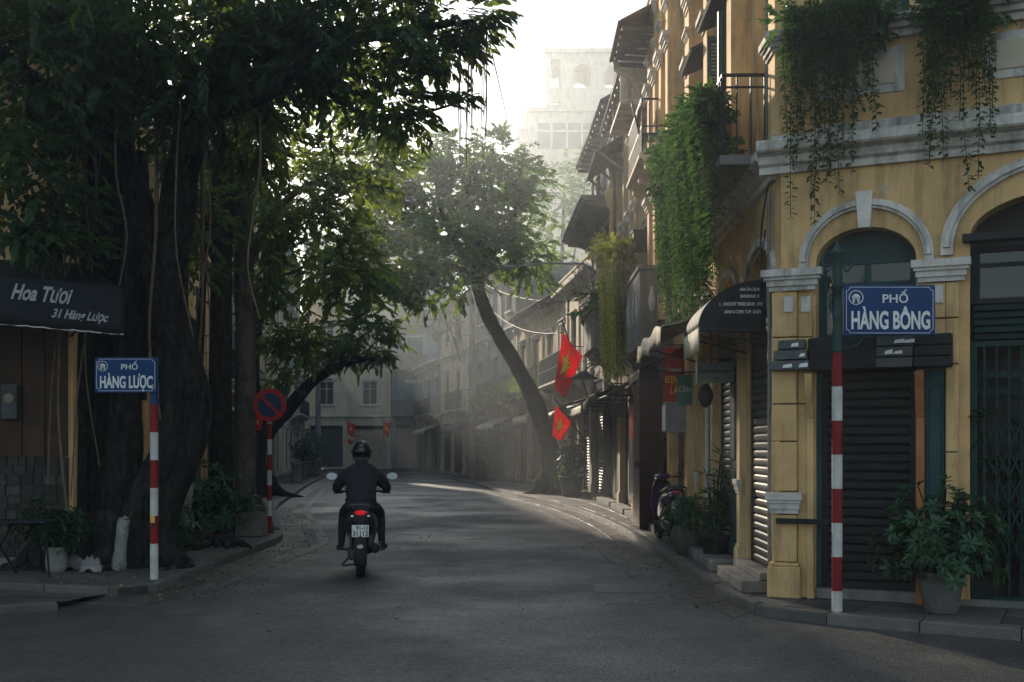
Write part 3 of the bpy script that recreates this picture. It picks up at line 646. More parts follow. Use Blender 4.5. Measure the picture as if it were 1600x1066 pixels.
def house(name, label, p0, p1, floors, bays, wmat, tmat='white_plaster', shop=('roller',), up='louvre', wincol='teal_paint', depth=6,
          balc=None, roof='parapet', cw=.26, cat='building', group=None, canopy=None, step=True, flat=False, gsign=None):
    """terrace house: local x along the street front, +y towards the street"""
    root, W = frame_between(name, label, cat, p0, p1, group=group)
    bw = W/bays; ops = []; H = sum(floors); z = 0; wins = []
    for fi, h in enumerate(floors):
        for b in range(bays):
            xa, xb = b*bw+cw, (b+1)*bw-cw
            if fi == 0: o = (xa, .12, xb, h-.55)
            else:
                ww = min(xb-xa, 1.05); c = (xa+xb)/2
                lo = .12 if (balc and fi in balc) else .85
                o = (c-ww/2, z+lo, c+ww/2, z+min(h-.55, lo+1.55 if lo > .5 else 2.25))
            ops.append(o); wins.append((fi, b, o))
        z += h
    m = MB(); wall(m, 0, W, 0, H, ops); shell(m, 0, W, 0, H, depth); m.build('wall', wmat, root)
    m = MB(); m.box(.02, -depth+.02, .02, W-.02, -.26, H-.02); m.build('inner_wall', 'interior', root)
    for fi, b, o in wins:
        xa, za, xb, zb = o[:4]
        if fi == 0:
            kind = shop[b % len(shop)]
            if kind == 'roller': roller(root, xa, xb, za, zb-.25, -.12, ['shutter_grey','shutter_dark','shutter_cream'][hash_(name, b) % 3])
            elif kind == 'fold': folding_door(root, xa, xb, za, zb-.25, -.12, ['teal_paint','wood_dark','green_paint'][hash_(name, b) % 3], max(2, int((xb-xa)/.4)))
            else: window(root, xa, za, xb, zb-.25, -.12, 'wood_dark', 'glass')
            m = MB(); m.box(xa+.002, -.16, zb-.248, xb-.002, -.06, zb-.002); m.build('transom', 'dark_steel', root)
            if step:
                m = MB(); m.box(xa-.1, -.1, 0, xb+.1, .26, .12); m.build('doorstep', 'grey_concrete', root, .01)
        else:
            window(root, xa, za, xb, zb, -.1, wincol, up if up != 'mix' else ('louvre' if (fi+b) % 2 else 'glass'))
            m = MB(); m.box(xa-.1, -.02, zb, xb+.1, .05, zb+.12); m.box(xa-.14, -.02, zb+.121, xb+.14, .1, zb+.17); m.build('window_hood', tmat, root, .006)
            if za-sum(floors[:fi]) > .5: m = MB(); m.box(xa-.08, -.02, za-.1, xb+.08, .09, za-.002); m.build('window_sill', tmat, root, .006)
    for b in range(bays+1):
        x = min(max(b*bw, .14), W-.14); pilaster(root, x-.13, x+.13, 0, H-.05, .05, wmat, tmat, .35, .2, .05, .006, tuple((sum(floors[:k+1])-.32, .2, .07) for k in range(len(floors)-1)))
    z = 0
    for fi, h in enumerate(floors[:-1]):
        z += h; cornice('cornice', 0, W, z-.1, root, tmat, .2, .16)
    cornice('cornice', -.03, W+.03, H-.18, root, tmat, .34, .3)
    if balc:
        for fi, (a, b, proj, kind) in balc.items(): balcony(root, a, b, sum(floors[:fi])+.08, proj, 'grey_concrete' if kind != 'steel' else tmat, kind)
    if roof == 'parapet':
        m = MB(); m.box(.02, -.2, H, W-.02, -.001, H+.55); m.box(0, -.24, H+.551, W, .03, H+.63); m.build('parapet', wmat, root, .01)
    elif roof in ('tile', 'tin'):
        ov = .5; m = MB(); mt = 'tile_roof' if roof == 'tile' else 'tin_roof'
        nn = int(W/.09)
        def rf(u, v, dz=0): return (lerp(-.1, W+.1, u), lerp(ov, -depth*.5, v), H+.05+lerp(0, 2.0, v)+.018*math.sin(u*nn*math.pi)+dz)
        m.grid(lambda u, v: rf(u, v, .06), nn*2, 10); r = m.build('roof', mt, root)
        m = MB(); m.grid(lambda u, v: (lerp(-.1, W+.1, u), lerp(ov, -depth*.5, v), H+lerp(0, 2.0, v)+.04), 2, 2); m.build('soffit', 'wood_dark', r, solid=.02)
        for gx in (-.02, W+.02): m = MB(); m.add([(gx,.0,H),(gx,-depth*.5,H),(gx,-depth*.5,H+1.95)], [(0,1,2)]); m.build('gable', wmat, root)
        n = int(W/.5)
        for k in range(n+1):
            m = MB(); x = lerp(0, W, k/n); m.bar((x, .0, H-.02), (x, ov-.05, H-.02+.0), .06, .09); m.build('rafter', 'wood_dark', r)
    return root, W, H
def hash_(s, k=0): return sum(ord(c)*(i+3) for i, c in enumerate(s))+k*7

# ================================================================== yellow corner building (right)
CX, CY = 2.61, 11.05; CA = math.atan2(.4067, -.9135)
cb = thing('corner_building', 'yellow colonial corner house with white arch mouldings and a trailing plant curtain on the right', 'building', (CX, CY, KH), CA)
W0, HT = 5.2, 8.9
ops = [(-1.36, .0, -.45, 3.52, .32), (-3.5, .0, -1.82, 3.74, .38), (-1.30, 5.5, -.66, 7.3), (-2.75, 5.5, -2.02, 7.3), (-4.9, .0, -3.95, 3.6, .35)]
GX[0] = Matrix.Translation((.12,0,0))
m = MB(); wall(m, -W0, -.12, 0, HT, ops, 0, .28); m.build('wall', 'yellow_plaster', cb)
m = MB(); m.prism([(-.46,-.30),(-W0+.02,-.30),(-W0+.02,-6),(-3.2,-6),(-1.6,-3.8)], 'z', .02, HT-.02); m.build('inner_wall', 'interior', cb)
GX[0] = None
# corner pilaster: rusticated blocks, moulded band, capital
def rust(x0, x1, zs, y0, y1, name='pilaster_block'):
    for a, b in zip(zs[:-1], zs[1:]):
        m = MB(); m.box(x0, y0, a+.006, x1, y1, b-.006); m.build(name, 'yellow_plaster', cb, .008)
rust(-.165, .07, [.34,.80,1.02,1.5,1.86,2.2,2.5,2.94], -.1, .10)
rust(-.30, -.167, [.0,1.86,2.2,2.5,2.94], -.1, .045)
m = MB(); m.box(-.205, -.1, 0, .11, .14, .30); m.box(-.19, -.1, .301, .095, .12, .338); m.build('plinth', 'yellow_plaster', cb, .012)
m = MB(); capital(m, -.165, .07, .81, .2, .055, .10); m.build('pilaster_band', 'white_plaster', cb)
m = MB(); capital(m, -.32, .07, 2.945, .2, .09, .10); m.build('capital', 'white_plaster', cb)
for x in (-.09, -.24):
    m = MB(); m.box(x-.045, .044 if x < -.15 else .099, 2.74, x+.045, .055 if x < -.15 else .112, 2.89); m.build('capital_tab', 'white_plaster', cb, .003)
m = MB(); m.tube([(.085, -.02, .62),(.085, -.02, 2.6)], .012, 6); m.build('conduit', 'white_paint', cb)
m = MB(); m.bar((.02,.13,.74), (-.48,.13,.74), .04, .05); m.build('latch_bar', 'dark_steel', cb)
GX[0] = Matrix.Translation((.12,0,0))
# second pilaster
rust(-1.73, -1.62, [.0,1.4,2.2,2.62,2.95], -.1, .09); rust(-1.618, -1.42, [2.2,2.62,2.95], -.1, .09)
m = MB(); capital(m, -1.76, -1.40, 2.955, .2, .075, .09); m.build('capital', 'white_plaster', cb)
m = MB(); m.box(-1.60, .088, 2.76, -1.51, .102, 2.92); m.build('capital_tab', 'white_plaster', cb, .003)
m = MB(); m.box(-1.61, -.05, 0, -1.44, .05, 2.16); m.build('door_post', 'teal_paint', cb, .006)
m = MB(); m.box(-1.575, .049, .25, -1.475, .066, 2.0); m.build('door_post_panel', 'teal_paint', cb, .01)
for x0, x1, mt in ((-1.435,-1.36,'wood_orange'), (-.44,-.375,'yellow_plaster')):
    m = MB(); m.box(x0, -.05, 0, x1, .07, 1.72); m.prism([(-.05,1.721),(.07,1.721),(.10,1.8),(.17,2.0),(.2,2.14),(-.05,2.14)], 'x', x0, x1); m.build('bracket_post', mt, cb, .006)
# roller shutter with its housing
roller(cb, -1.35, -.50, .1, 2.16, -.10, 'shutter_dark', .085, True)
m = MB(); m.box(-1.36, -.2, 0, -.45, .02, .098); m.build('threshold', 'grey_concrete', cb, .008)
m = MB(); m.box(-.498, -.14, .1, -.452, -.04, 2.16); m.build('door_jamb', 'teal_paint', cb, .004)
m = MB(); m.box(-1.68, -.2, 2.17, -.40, .16, 2.48); h_ = m.build('shutter_housing', 'dark_steel', cb, .02)
for (x0, x1, y) in ((-.42, -.05, .2), (-1.34, -1.03, .19), (-1.66, -1.36, .175)):
    for k in range(3):
        m = MB(); z = 2.17+k*.10; m.prism([(y-.02-.0, z+.002),(y+.05-.02*k, z+.01),(y+.03-.02*k, z+.094),(y-.05, z+.098),(y-.1, z+.05)], 'x', x0+.02*k*(x1 > -.1), x1-.04*k*(x1 > -.1)); m.build('sign_slat', 'shutter_dark' if x0 < -1.5 else 'slat_grey', h_, .004)
rs_ = random.Random(3)
for k in range(9):
    x = rs_.choice([-.33,-.25,-.18,-1.27,-1.18,-1.1]); kk = rs_.choice([0,1,2]); y = (.25 if x > -.5 else .24)-.02*kk; z = 2.19+kk*.1
    m = MB(); w_, hh = rs_.uniform(.04,.1), rs_.uniform(.03,.05); m.add([(x,y+.004,z+.008),(x-w_,y+.004,z+.01),(x-w_*.96,y-.010,z+hh+.01),(x-.01,y-.010,z+hh)], [(0,1,2,3)]); m.build('paper_sticker', 'sign_white', h_, solid=.003)
# fanlight above the shutter
window(cb, -1.37, 2.49, -.44, 3.25, -.2, 'teal_paint', 'glass', 2)
m = MB(); m.box(-1.4, -.26, 3.252, -.42, -.2, 3.6); m.build('fanlight_panel', 'teal_paint', cb)
# arch mouldings, keystone
for cx_, rx, zs, rz, wd in ((-.905, .52, 3.22, .47, .09), (-2.66, .98, 3.27, .70, .11), (-4.42, .62, 3.2, .6, .09)):
    m = MB(); m.arcband(cx_, zs, rx, rz, 0, math.pi, wd, -.02, .045, 28); m.arcband(cx_, zs, rx+wd*.30, rz+wd*.30, 0.001, math.pi-.001, wd*.42, .04, .07, 28)
    for s_ in (-1, 1):
        xa = cx_+s_*rx; m.box(min(xa, xa+s_*wd), -.02, zs-.07, max(xa, xa+s_*wd), .044, zs-.001)
    m.build('arch_moulding', 'white_plaster', cb, .004)
m = MB(); m.prism([(-.855,3.5),(-.955,3.5),(-.985,3.84),(-.825,3.84)], 'y', -.02, .10); m.build('keystone', 'white_plaster', cb, .008)
m = MB(); m.prism([(-2.61,3.72),(-2.71,3.72),(-2.74,4.02),(-2.58,4.02)], 'y', -.02, .10); m.build('keystone', 'white_plaster', cb, .008)
GX[0] = None
# entablature and upper storey
cornice('cornice', -W0, .20, 4.09, cb, 'white_plaster', .30, .21, bevel=.004)
m = MB(); m.box(-W0, -.02, 4.391, .08, .09, 4.50); m.build('string_course', 'white_plaster', cb, .006)
m = MB(); m.box(-.33, -.08, 4.45, .08, .10, 4.78); m.build('upper_pedestal', 'yellow_plaster', cb, .01)
m = MB(); m.box(-.29, -.08, 4.781, .05, .07, HT); m.build('upper_pilaster', 'yellow_plaster', cb, .008)
m = MB(); capital(m, -.29, .05, 5.26, .19, .08, .07); m.build('capital', 'white_plaster', cb)
m = MB(); m.box(-W0, -.02, 5.26, -.39, .05, 5.33); m.box(-W0, -.02, 5.331, -.39, .10, 5.39); m.box(-W0, -.02, 5.391, -.39, .14, 5.45); m.build('sill_band', 'white_plaster', cb, .005)
GX[0] = Matrix.Translation((.12,0,0))
for xa, xb in ((-1.26,-.45), (-2.95,-1.95), (-4.6,-3.4)):
    m = MB(); m.box(xa, -.02, 4.76, xb, .018, 5.18); p_ = m.build('panel', 'white_plaster', cb, .004)
    m = MB(); m.box(xa+.09, .0, 4.84, xb-.09, .034, 5.10); m.build('panel_field', 'cream_plaster', p_, .004)
for xa, xb in ((-1.30,-.66), (-2.75,-2.02)):
    window(cb, xa, 5.5, xb, 7.3, -.12, 'teal_paint', 'glass')
# gate bay: dark canopy, fanlight, slatted panel, folding lattice gate
m = MB(); m.box(-3.62, -.05, 3.30, -1.76, .12, 3.37); m.build('gate_canopy', 'dark_steel', cb, .006)
window(cb, -3.5, 2.76, -1.82, 3.28, -.16, 'dark_steel', 'glass', 3)
for k in range(5):
    m = MB(); z = 2.42+k*.066; m.prism([(-.16,z),(-.10,z+.012),(-.13,z+.062),(-.17,z+.062)], 'x', -3.5, -1.85); m.build('gate_slat', 'green_paint', cb)
gt = MB(); gt.box(-3.5, -.14, .05, -3.45, -.06, 2.41); gt.box(-1.88, -.14, .05, -1.82, -.06, 2.41); gt.box(-3.45, -.13, 2.36, -1.88, -.07, 2.41); gt.box(-3.45, -.13, .05, -1.88, -.07, .09)
gate = gt.build('folding_gate', 'green_paint', cb)
bar0 = MB(); bar0.bar((0,0,.09), (0,0,2.36), .022); b0 = None
for k in range(15):
    x = -1.94-k*.104
    if b0 is None: b0 = bar0.build('bar', 'green_paint', gate); b0.location = (x, -.1, 0)
    else: inst(b0, 'bar', gate, (x, -.1, 0))
for z in (1.92, 2.08):
    m = MB(); m.box(-3.45, -.122, z, -1.88, -.112, z+.06); m.build('rail', 'green_paint', gate)
l0 = {}
for zc in (.55, .8, 1.05, 1.3, 1.55):
    for k in range(14):
        for sg in (-1, 1):
            x = -1.94-(k+.5)*.104
            if sg not in l0:
                m = MB(); m.bar((-.052*sg, 0, -.12), (.052*sg, 0, .12), .008, .014); l0[sg] = m.build('lattice_strip', 'green_paint', gate); l0[sg].location = (x, -.085+.008*sg, zc)
            else: inst(l0[sg], 'lattice_strip', gate, (x, -.085+.008*sg, zc))
m = MB(); m.box(-1.82, -.2, 0, -1.745, -.02, 2.9); m.build('gate_jamb', 'wood_dark', cb, .006)
m = MB(); m.box(-3.6, -.25, 0, -1.75, .03, .06); m.build('threshold', 'grey_concrete', cb, .008)
# ---- street side
SL = 5.6; side_ang = math.atan2(SL, .12)
GX[0] = Matrix.Rotation(side_ang-CA, 4, 'Z')
sops = [(.30, .12, 1.70, 3.52, .4), (2.25, .12, 3.75, 3.52, .4), (4.15, .12, 5.2, 3.52, .4), (.55, 4.6, 1.25, 7.0), (2.2, 4.6, 2.95, 6.9), (3.95, 4.6, 4.65, 6.9)]
m = MB(); wall(m, 0, SL, 0, HT, sops, 0, .28); m.build('wall', 'yellow_plaster', cb)
m = MB(); m.box(.3, -6, HT, SL, -.3, HT+.1); m.add([(SL,0,0),(SL,-6,0),(SL,-6,HT),(SL,0,HT)], [(0,1,2,3)]); m.build('rear_wall', 'yellow_plaster', cb)
roller(cb, .50, 1.68, .12, 2.9, -.05, 'shutter_grey', .085)
folding_door(cb, 2.28, 3.0, .12, 2.6, -.05, 'teal_paint', 2); roller(cb, 3.0, 3.74, .12, 2.6, -.05, 'shutter_grey')
folding_door(cb, 4.18, 5.18, .12, 2.6, -.05, 'wood_dark', 3)
for xa, xb in ((.30,1.70), (2.25,3.75), (4.15,5.2)):
    m = MB(); c = (xa+xb)/2; m.arcband(c, 3.05, (xb-xa)/2+.06, .5, 0, math.pi, .09, -.02, .05, 20); m.build('arch_moulding', 'white_plaster', cb, .004)
    m = MB(); m.box(xa, -.26, 2.92 if xa < 1 else 2.62, xb, -.2, 3.55); m.build('fanlight_panel', 'pale_plaster', cb)
    m = MB(); m.box(xa-.06, -.12, 0, xb+.06, .34, .12); m.box(xa-.06, .0, .121, xb+.06, .16, .2) if xa < 1 else None; m.build('doorstep', 'grey_concrete', cb, .012)
for x0, x1 in ((1.86,2.06),(3.85,4.05),(5.3,5.56)):
    pilaster(cb, x0, x1, 0, 3.15, .07, 'pale_plaster', 'white_plaster', .3, .2, .06, .006, ((.92,.16,.045),))
cornice('cornice', .215, SL, 4.09, cb, 'white_plaster', .30, .21, bevel=.004)
for x0, x1 in ((1.55,1.85),(3.35,3.65),(5.05,5.35)):
    pilaster(cb, x0, x1, 4.42, 7.9, .22, 'yellow_plaster', 'cream_plaster', .4, .26, .2, .006, ((6.75,.2,.09),(7.25,.12,.06)))
m = MB(); m.box(-.05, -.02, 4.45, .28, .07, HT); m.build('upper_pilaster', 'yellow_plaster', cb, .008)
m = MB(); capital(m, .0, .28, 5.26, .19, .08, .07); m.build('capital', 'white_plaster', cb)
cornice('cornice', -.2, SL, 7.85, cb, 'cream_plaster', .6, .42)
m = MB(); m.box(0, -.25, 8.9, SL, .02, 9.5); m.build('parapet', 'yellow_plaster', cb, .01)
wn = window(cb, .55, 4.6, 1.25, 7.0, -.12, 'blue_paint', 'louvre')
for (xa, xb) in ((2.2,2.95), (3.95,4.65)):
    wn = window(cb, xa, 4.6, xb, 6.9, -.12, 'teal_paint', 'glass')
    (louvre(wn, xa-.24, xa, 4.62, 6.5, .03, 'teal_paint', R(-82), xa), louvre(wn, xb, xb+.24, 4.62, 6.5, .03, 'teal_paint', R(82), xb)) if xa < 3 else None
    m = MB(); m.prism([(0,6.75),(.36,6.6),(.38,6.63),(0,6.82)], 'x', xa-.2, xb+.2); m.build('window_canopy', 'dark_steel', wn)
m = MB(); m.box(.45, .02, 4.30, 5.2, .52, 4.40); bl = m.build('balcony', 'grey_concrete', cb, .008)
railing(bl, [(.5,.06),(.5,.48),(5.15,.48),(5.15,.06)], 4.4, .82, 'dark_steel', .12, 'railing', (0,.85,1))
m = MB(); m.tube([(.36,.04,.3),(.36,.04,2.6),(.33,.05,2.9),(.33,.05,4.0)], .02, 8); m.build('downpipe', 'grey_pipe', cb)
m = MB()
for k in range(4):
    rr = random.Random(k); m.tube([Vector(p[:3]) for p in cr([(.25,.1,3.0+.2*k,0),(.30,.14,3.3,0),(.28+.05*rr.random(),.12,3.7,0),(.2,.09,4.0,0),(.1,.1,4.02,0)], 5)], .008, 5)
m.build('loose_cables', 'cable', cb)
GX[0] = None

# ================================================================== right-hand row
FXP = [(11.1,2.5),(16.7,2.62),(21.2,2.66),(27.5,2.62),(34,2.4),(41,1.65),(48,.2),(56,-1.75),(65,-4),(74,-6.2)]
def fr_(d): return (interp(d, FXP), d)
hA, WA, HA = house('yellow_town_house', 'tall yellow town house with tiled eaves beside the corner house', fr_(16.72), fr_(21.18), [3.4,2.8,2.9], 2, 'yellow_plaster', 'cream_plaster',
    ('fold','roller'), 'louvre', 'blue_paint', 6, {2: (2.0, 4.3, .55, 'steel')}, 'parapet')
for x in (.9, 1.75, 2.6, 3.45):
    pilaster(hA, x-.14, x+.14, 3.5, 9.0, .24, 'yellow_plaster', 'white_plaster', .4, .26, .22, .006, ((5.6,.22,.09),(7.6,.22,.09),(8.2,.12,.06)))
m = MB(); m.grid(lambda u, v: (lerp(2.5,4.5,u), lerp(.85,.0,v), 8.62+.45*v+.02*math.sin(u*70)), 90, 6); ev = m.build('tiled_eave', 'tile_roof', hA, solid=.03)
for k in range(6): m = MB(); x = lerp(2.6,4.4,k/5); m.bar((x,.02,8.5), (x,.78,8.55), .05, .08); m.build('rafter', 'wood_dark', ev)
bA = balcony(hA, 1.9, 4.3, 3.25, .55, 'grey_concrete', 'solid', 1.1, .2, 3)
for x in (2.3, 2.9, 3.5, 3.9):
    m = MB(); m.lathe([(.03,0),(.07,.1),(.09,.25),(.06,.42),(.03,.5),(.05,.56)], (x, .555, 3.55), 10, sy=.35); m.build('vase_relief', 'white_plaster', bA)
m = MB()
for x in (.1, .42): m.lathe([(.028,0),(.05,.06),(.065,.16),(.035,.3),(.022,.36),(.03,.4)], (1.895, .1+x*.6, 3.68), 10, sx=.35)
m.build('vase_relief', 'white_plaster', bA)
m = MB(); m.tube([(4.4,.75,8.75),(4.4,.72,8.45),(4.35,.4,8.25),(4.3,.12,8.1),(4.3,.1,6.4)], .06, 10); m.build('downpipe', 'cream_plaster', hA)
hB, WB, HB = house('cream_town_house', 'cream town house with tin eaves and a statue column', fr_(21.2), fr_(27.48), [3.5,2.9,2.6], 2, 'pale_plaster', 'white_plaster',
    ('roller','fold'), 'mix', 'teal_paint', 6, {1: (.3, 3.0, .5, 'solid')}, 'tin')
for x in (1.4, 2.4, 3.6, 5.0, 5.9):
    pilaster(hB, x-.13, x+.13, 3.6, 8.7, .22, 'pale_plaster', 'white_plaster', .4, .24, .2, .006, ((6.1,.22,.09),(7.7,.12,.06)))
m = MB(); m.box(.25, .0, 8.0, .31, .62, 9.2); m.box(.25, .0, 7.9, 2.4, .62, 7.99); m.build('side_panel', 'white_plaster', hB, .01)
m = MB(); m.tube([(4.2,.35,3.5),(4.2,.35,8.9)], .035, 8); m.build('downpipe', 'rust_pipe', hB)
tb = MB()
def cf(u, v): return (lerp(3.4, 6.2, u), lerp(.05, .85, v), 8.35-.55*v+.012*math.sin(u*90))
tb.grid(cf, 60, 4); tc_ = tb.build('tin_canopy', 'tin_roof', hB, solid=.015)
for x in (3.5, 4.8, 6.1):
    m = MB(); m.bar((x, .02, 7.3), (x, .78, 7.86), .05); m.build('strut', 'grey_pipe', tc_)
hC, WC, HC = house('concrete_town_house', 'grey concrete house with a deep slab balcony above the flags', fr_(27.5), fr_(33.98), [3.9,3.6,2.2], 2, 'grey_concrete', 'cream_plaster',
    ('fold','roller'), 'mix', 'blue_paint', 6, {1: (.3, 3.1, .6, 'solid'), 2: (.2, 6.2, .95, 'none')}, 'tin')
hD, WD, HD = house('narrow_cream_house', 'cream house behind the leaning tree on the right side', fr_(34), fr_(40.98), [3.5,3.2], 3, 'cream_plaster', 'white_plaster', ('roller','fold'), 'mix', 'teal_paint', 6, {1: (.3, 6.4, .8, 'steel')}, 'parapet')
hE, WE, HE = house('yellow_balcony_house', 'old house with a long railed balcony left of the leaning trunk', fr_(41), fr_(47.98), [3.4,3.3], 3, 'pale_plaster', 'white_plaster', ('fold','roller','fold'), 'louvre', 'teal_paint', 6, {1: (.3, 6.6, .9, 'steel')}, 'tile')
hF, WF, HF = house('grey_row_house', 'hazy grey house with flower boxes before the lantern house', fr_(48), fr_(55.98), [3.3,3.2,2.8], 3, 'grey_concrete', 'white_plaster', ('roller','fold'), 'mix', 'blue_paint', 6, {1: (.3, 4.6, .8, 'steel')}, 'parapet')
hG, WG, HG = house('far_row_house', 'hazy pale house second from the street end on the right', fr_(56), fr_(64.98), [3.3,3.1,2.6], 3, 'cream_plaster', 'white_plaster', ('fold','roller'), 'mix', 'teal_paint', 6, {1: (.3, 5.0, .7, 'steel')}, 'tile')
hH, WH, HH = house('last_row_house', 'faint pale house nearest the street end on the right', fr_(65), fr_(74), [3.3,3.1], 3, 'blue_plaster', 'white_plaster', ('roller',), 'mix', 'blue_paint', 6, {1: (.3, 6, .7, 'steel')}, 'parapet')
for hx, a, b, z, pr, mt in ((hA,.3,1.8,3.0,.7,'awning_black'),(hB,.4,3.0,2.85,1.05,'awning_black'),(hB,3.4,6.0,2.9,.9,'tin_roof'),(hC,.4,3.4,2.85,.9,'awning_cream'),(hC,3.6,6.2,3.0,1.0,'awning_blue'),
                            (hD,.4,4.0,2.9,1.0,'tin_roof'),(hE,1.5,4.2,2.95,.8,'awning_cream'),(hE,4.6,6.8,2.7,.7,'awning_black'),(hF,.5,4.0,2.8,.9,'awning_cream'),(hG,.5,5,2.8,.9,'awning_blue'),(hH,.5,5,2.8,.9,'awning_cream')):
    awning(hx, a, b, z, pr, .38, mt, .2)
# dark maroon shop column and display case of the town houses
m = MB(); m.box(3.2, .0, .02, 4.35, .42, 3.0); m.build('shop_column', 'maroon_paint', hA, .015)
m = MB(); m.box(.5, .0, .35, 1.7, .3, 2.5); dc = m.build('display_case', 'wood_dark', hB, .01)
m = MB(); m.box(.6, .295, .5, 1.6, .31, 2.4); m.build('pane', 'glass_dark', dc)

# statue column standing on the cream house balcony
sp = Vector((interp(26, FXP)-.22, 26.0, KH+3.6))
st = thing('column_statue', 'cream dragon statue on a yellow column high on the right row', 'statue', sp)
m = MB(); m.lathe([(.26,0),(.26,.25),(.2,.3),(.2,2.6),(.18,3.3),(.24,3.35),(.27,3.5),(.3,3.62),(.3,3.7)], (0,0,0), 16); m.build('column', 'yellow_plaster', st)
m = MB()
m.lathe([(.24,0),(.26,.08),(.2,.16),(.22,.4),(.26,.6),(.2,.78),(.12,.86)], (0,0,3.7), 14, sx=.9)
m.lathe([(.03,-.16),(.12,-.1),(.16,0),(.12,.1),(.03,.16)], (-.08,-.05,4.68), 12)
m.tube(cr([(0,.1,4.3,.12),(.25,.1,4.6,.1),(.35,.05,4.95,.08),(.2,0,5.2,.06),(.05,0,5.1,.02)], 5), [p[3] for p in cr([(0,.1,4.3,.12),(.25,.1,4.6,.1),(.35,.05,4.95,.08),(.2,0,5.2,.06),(.05,0,5.1,.02)], 5)], 8, rough=.3, rs=6)
for k in range(7):
    a = k/6; m.tube([(.1+.3*a, .05, 4.3+.7*a), (.3+.35*a, .02, 4.45+.75*a), (.36+.4*a, 0, 4.65+.72*a)], [.06,.05,.012], 6)
m.build('dragon', 'statue', st)

# ================================================================== street end
hend, WX, HX = house('cream_end_house', 'hazy cream house with white gridded windows closing the street', (-8.05,76), (-13.9,76.4), [3.45,4.0,3.6,3.8], 2, 'cream_plaster', 'white_plaster', ('roller',), 'glass', 'white_paint', 8, None, 'parapet', cw=.35, step=False)  # upper storeys raised to put the street in shade
hend2, WX2, HX2 = house('grey_end_house', 'hazy tall grey house with banded balconies closing the street', (-4.9,75.7), (-8.0,76), [3.5,3.0,3.0,3.0,3.2], 1, 'blue_plaster', 'white_plaster', ('roller',), 'louvre', 'blue_paint', 8, {1: (.1,3.0,.6,'solid'), 2: (.1,3.0,.6,'solid'), 3: (.1,3.0,.6,'solid'), 4: (.1,3.0,.6,'solid')}, 'parapet', cw=.3, step=False)  # made taller to block low sun from the far road
hend3, *_ = house('dark_end_house', 'dim grey shop house at the bend on the left', (-14,76.5), (-20,76), [3.4,3.2,3.0], 2, 'grey_concrete', 'white_plaster', ('roller',), 'mix', 'teal_paint', 8, None, 'parapet', step=False)

# tall pale block far behind
TD = 98.0
tw = thing('tower_block', 'faint tall pale building with an open arched top storey behind the trees', 'building', (1.2, TD, 0), math.pi)
GX[0] = Matrix.Rotation(math.pi, 4, 'Z')     # build in world-facing axes: x right, -y towards the street
def px2(x, y): q = at(x, y, TD); return q.x-1.2, q.z
def blk(x0, x1, y0, y1, dep, name, mat, ops=(), back=False, parent=None):
    xa, zt = px2(x0, y0); xb, zb = px2(x1, y1); m = MB()
    fo = [(px2(o[0], o[3])[0], px2(o[0], o[3])[1], px2(o[2], o[1])[0], px2(o[2], o[1])[1], *(o[4:])) for o in ops]
    sv = m.X; m.X = m.X @ Matrix.Diagonal((1, -1, 1, 1)); wall(m, xa, xb, zb, zt, fo, 0, .4)
    if back: wall(m, xa, xb, zb, zt, fo, -dep, .4)
    m.add([(xa,0,zb),(xa,-dep,zb),(xa,-dep,zt),(xa,0,zt),(xb,0,zb),(xb,-dep,zb),(xb,-dep,zt),(xb,0,zt)], [(0,1,2,3),(4,5,6,7),(2,3,7,6)])
    if not back: m.add([(xa,-dep,zb),(xb,-dep,zb),(xb,-dep,zt),(xa,-dep,zt)], [(0,1,2,3)])
    return m.build(name, mat, tw), fo
blk(826, 990, 176, 690, 9, 'lower_wall', 'cream_plaster', [(840,192,955,233)])
blk(808, 825.5, 201, 690, 9, 'wing_wall', 'cream_plaster')
blk(853, 1000, 83, 175.5, 5, 'upper_wall', 'cream_plaster', [(861,92,876,136), (897,100,923,137,.7), (946,102,972,137,.7), (859,160,876,175)], True)
mm = MB(); mm.X = mm.X @ Matrix.Diagonal((1,-1,1,1))
xa, zt = px2(838, 191); xb, zb = px2(957, 234)
mm.box(xa, -.5, zb, xb, -.38, zt); mm.build('glazing', 'shutter_grey', tw)
for k in range(6):
    m = MB(); m.X = m.X @ Matrix.Diagonal((1,-1,1,1)); x = lerp(xa, xb, k/5); m.box(x-.09, -.36, zb, x+.09, .05, zt); m.build('mullion', 'white_paint', tw)
m = MB(); m.X = m.X @ Matrix.Diagonal((1,-1,1,1)); zz = lerp(zb, zt, .68); m.box(xa, -.36, zz-.08, xb, .03, zz+.08); m.build('transom', 'white_paint', tw)
for (a, b, y) in ((822,994,174), (851,1003,82)):
    x0, z0 = px2(a, y); x1, _ = px2(b, y); m = MB(); m.X = m.X @ Matrix.Diagonal((1,-1,1,1)); m.box(x0, -9 if a == 822 else -5, z0-.05, x1, .25, z0+.3); m.build('coping', 'cream_plaster', tw)
x0, z0 = px2(857, 82); m = MB(); m.X = m.X @ Matrix.Diagonal((1,-1,1,1)); m.bar((x0,-.3,z0), (x0,-.3,z0+.95), .1); m.bar((x0-.2,-.3,z0+.6), (x0+.2,-.3,z0+.6), .08); m.build('finial', 'grey_pipe', tw)
GX[0] = None

# ================================================================== left-hand side
FLP = [(20.5,-7.2),(24,-7.7),(29,-8.3),(37,-9.4),(47.3,-10.7),(60,-12),(74,-13.8)]
def fl_(d): return (interp(d, FLP), d)
shop, WS, HS = house('flower_shop', 'dark yellow flower shop house at the left edge behind the table', (-5.35,13.95), (-10.9,13.2), [3.5,3.2], 2, 'yellow_plaster', 'pale_plaster', ('fold',), 'louvre', 'teal_paint', 6, None, 'tile')
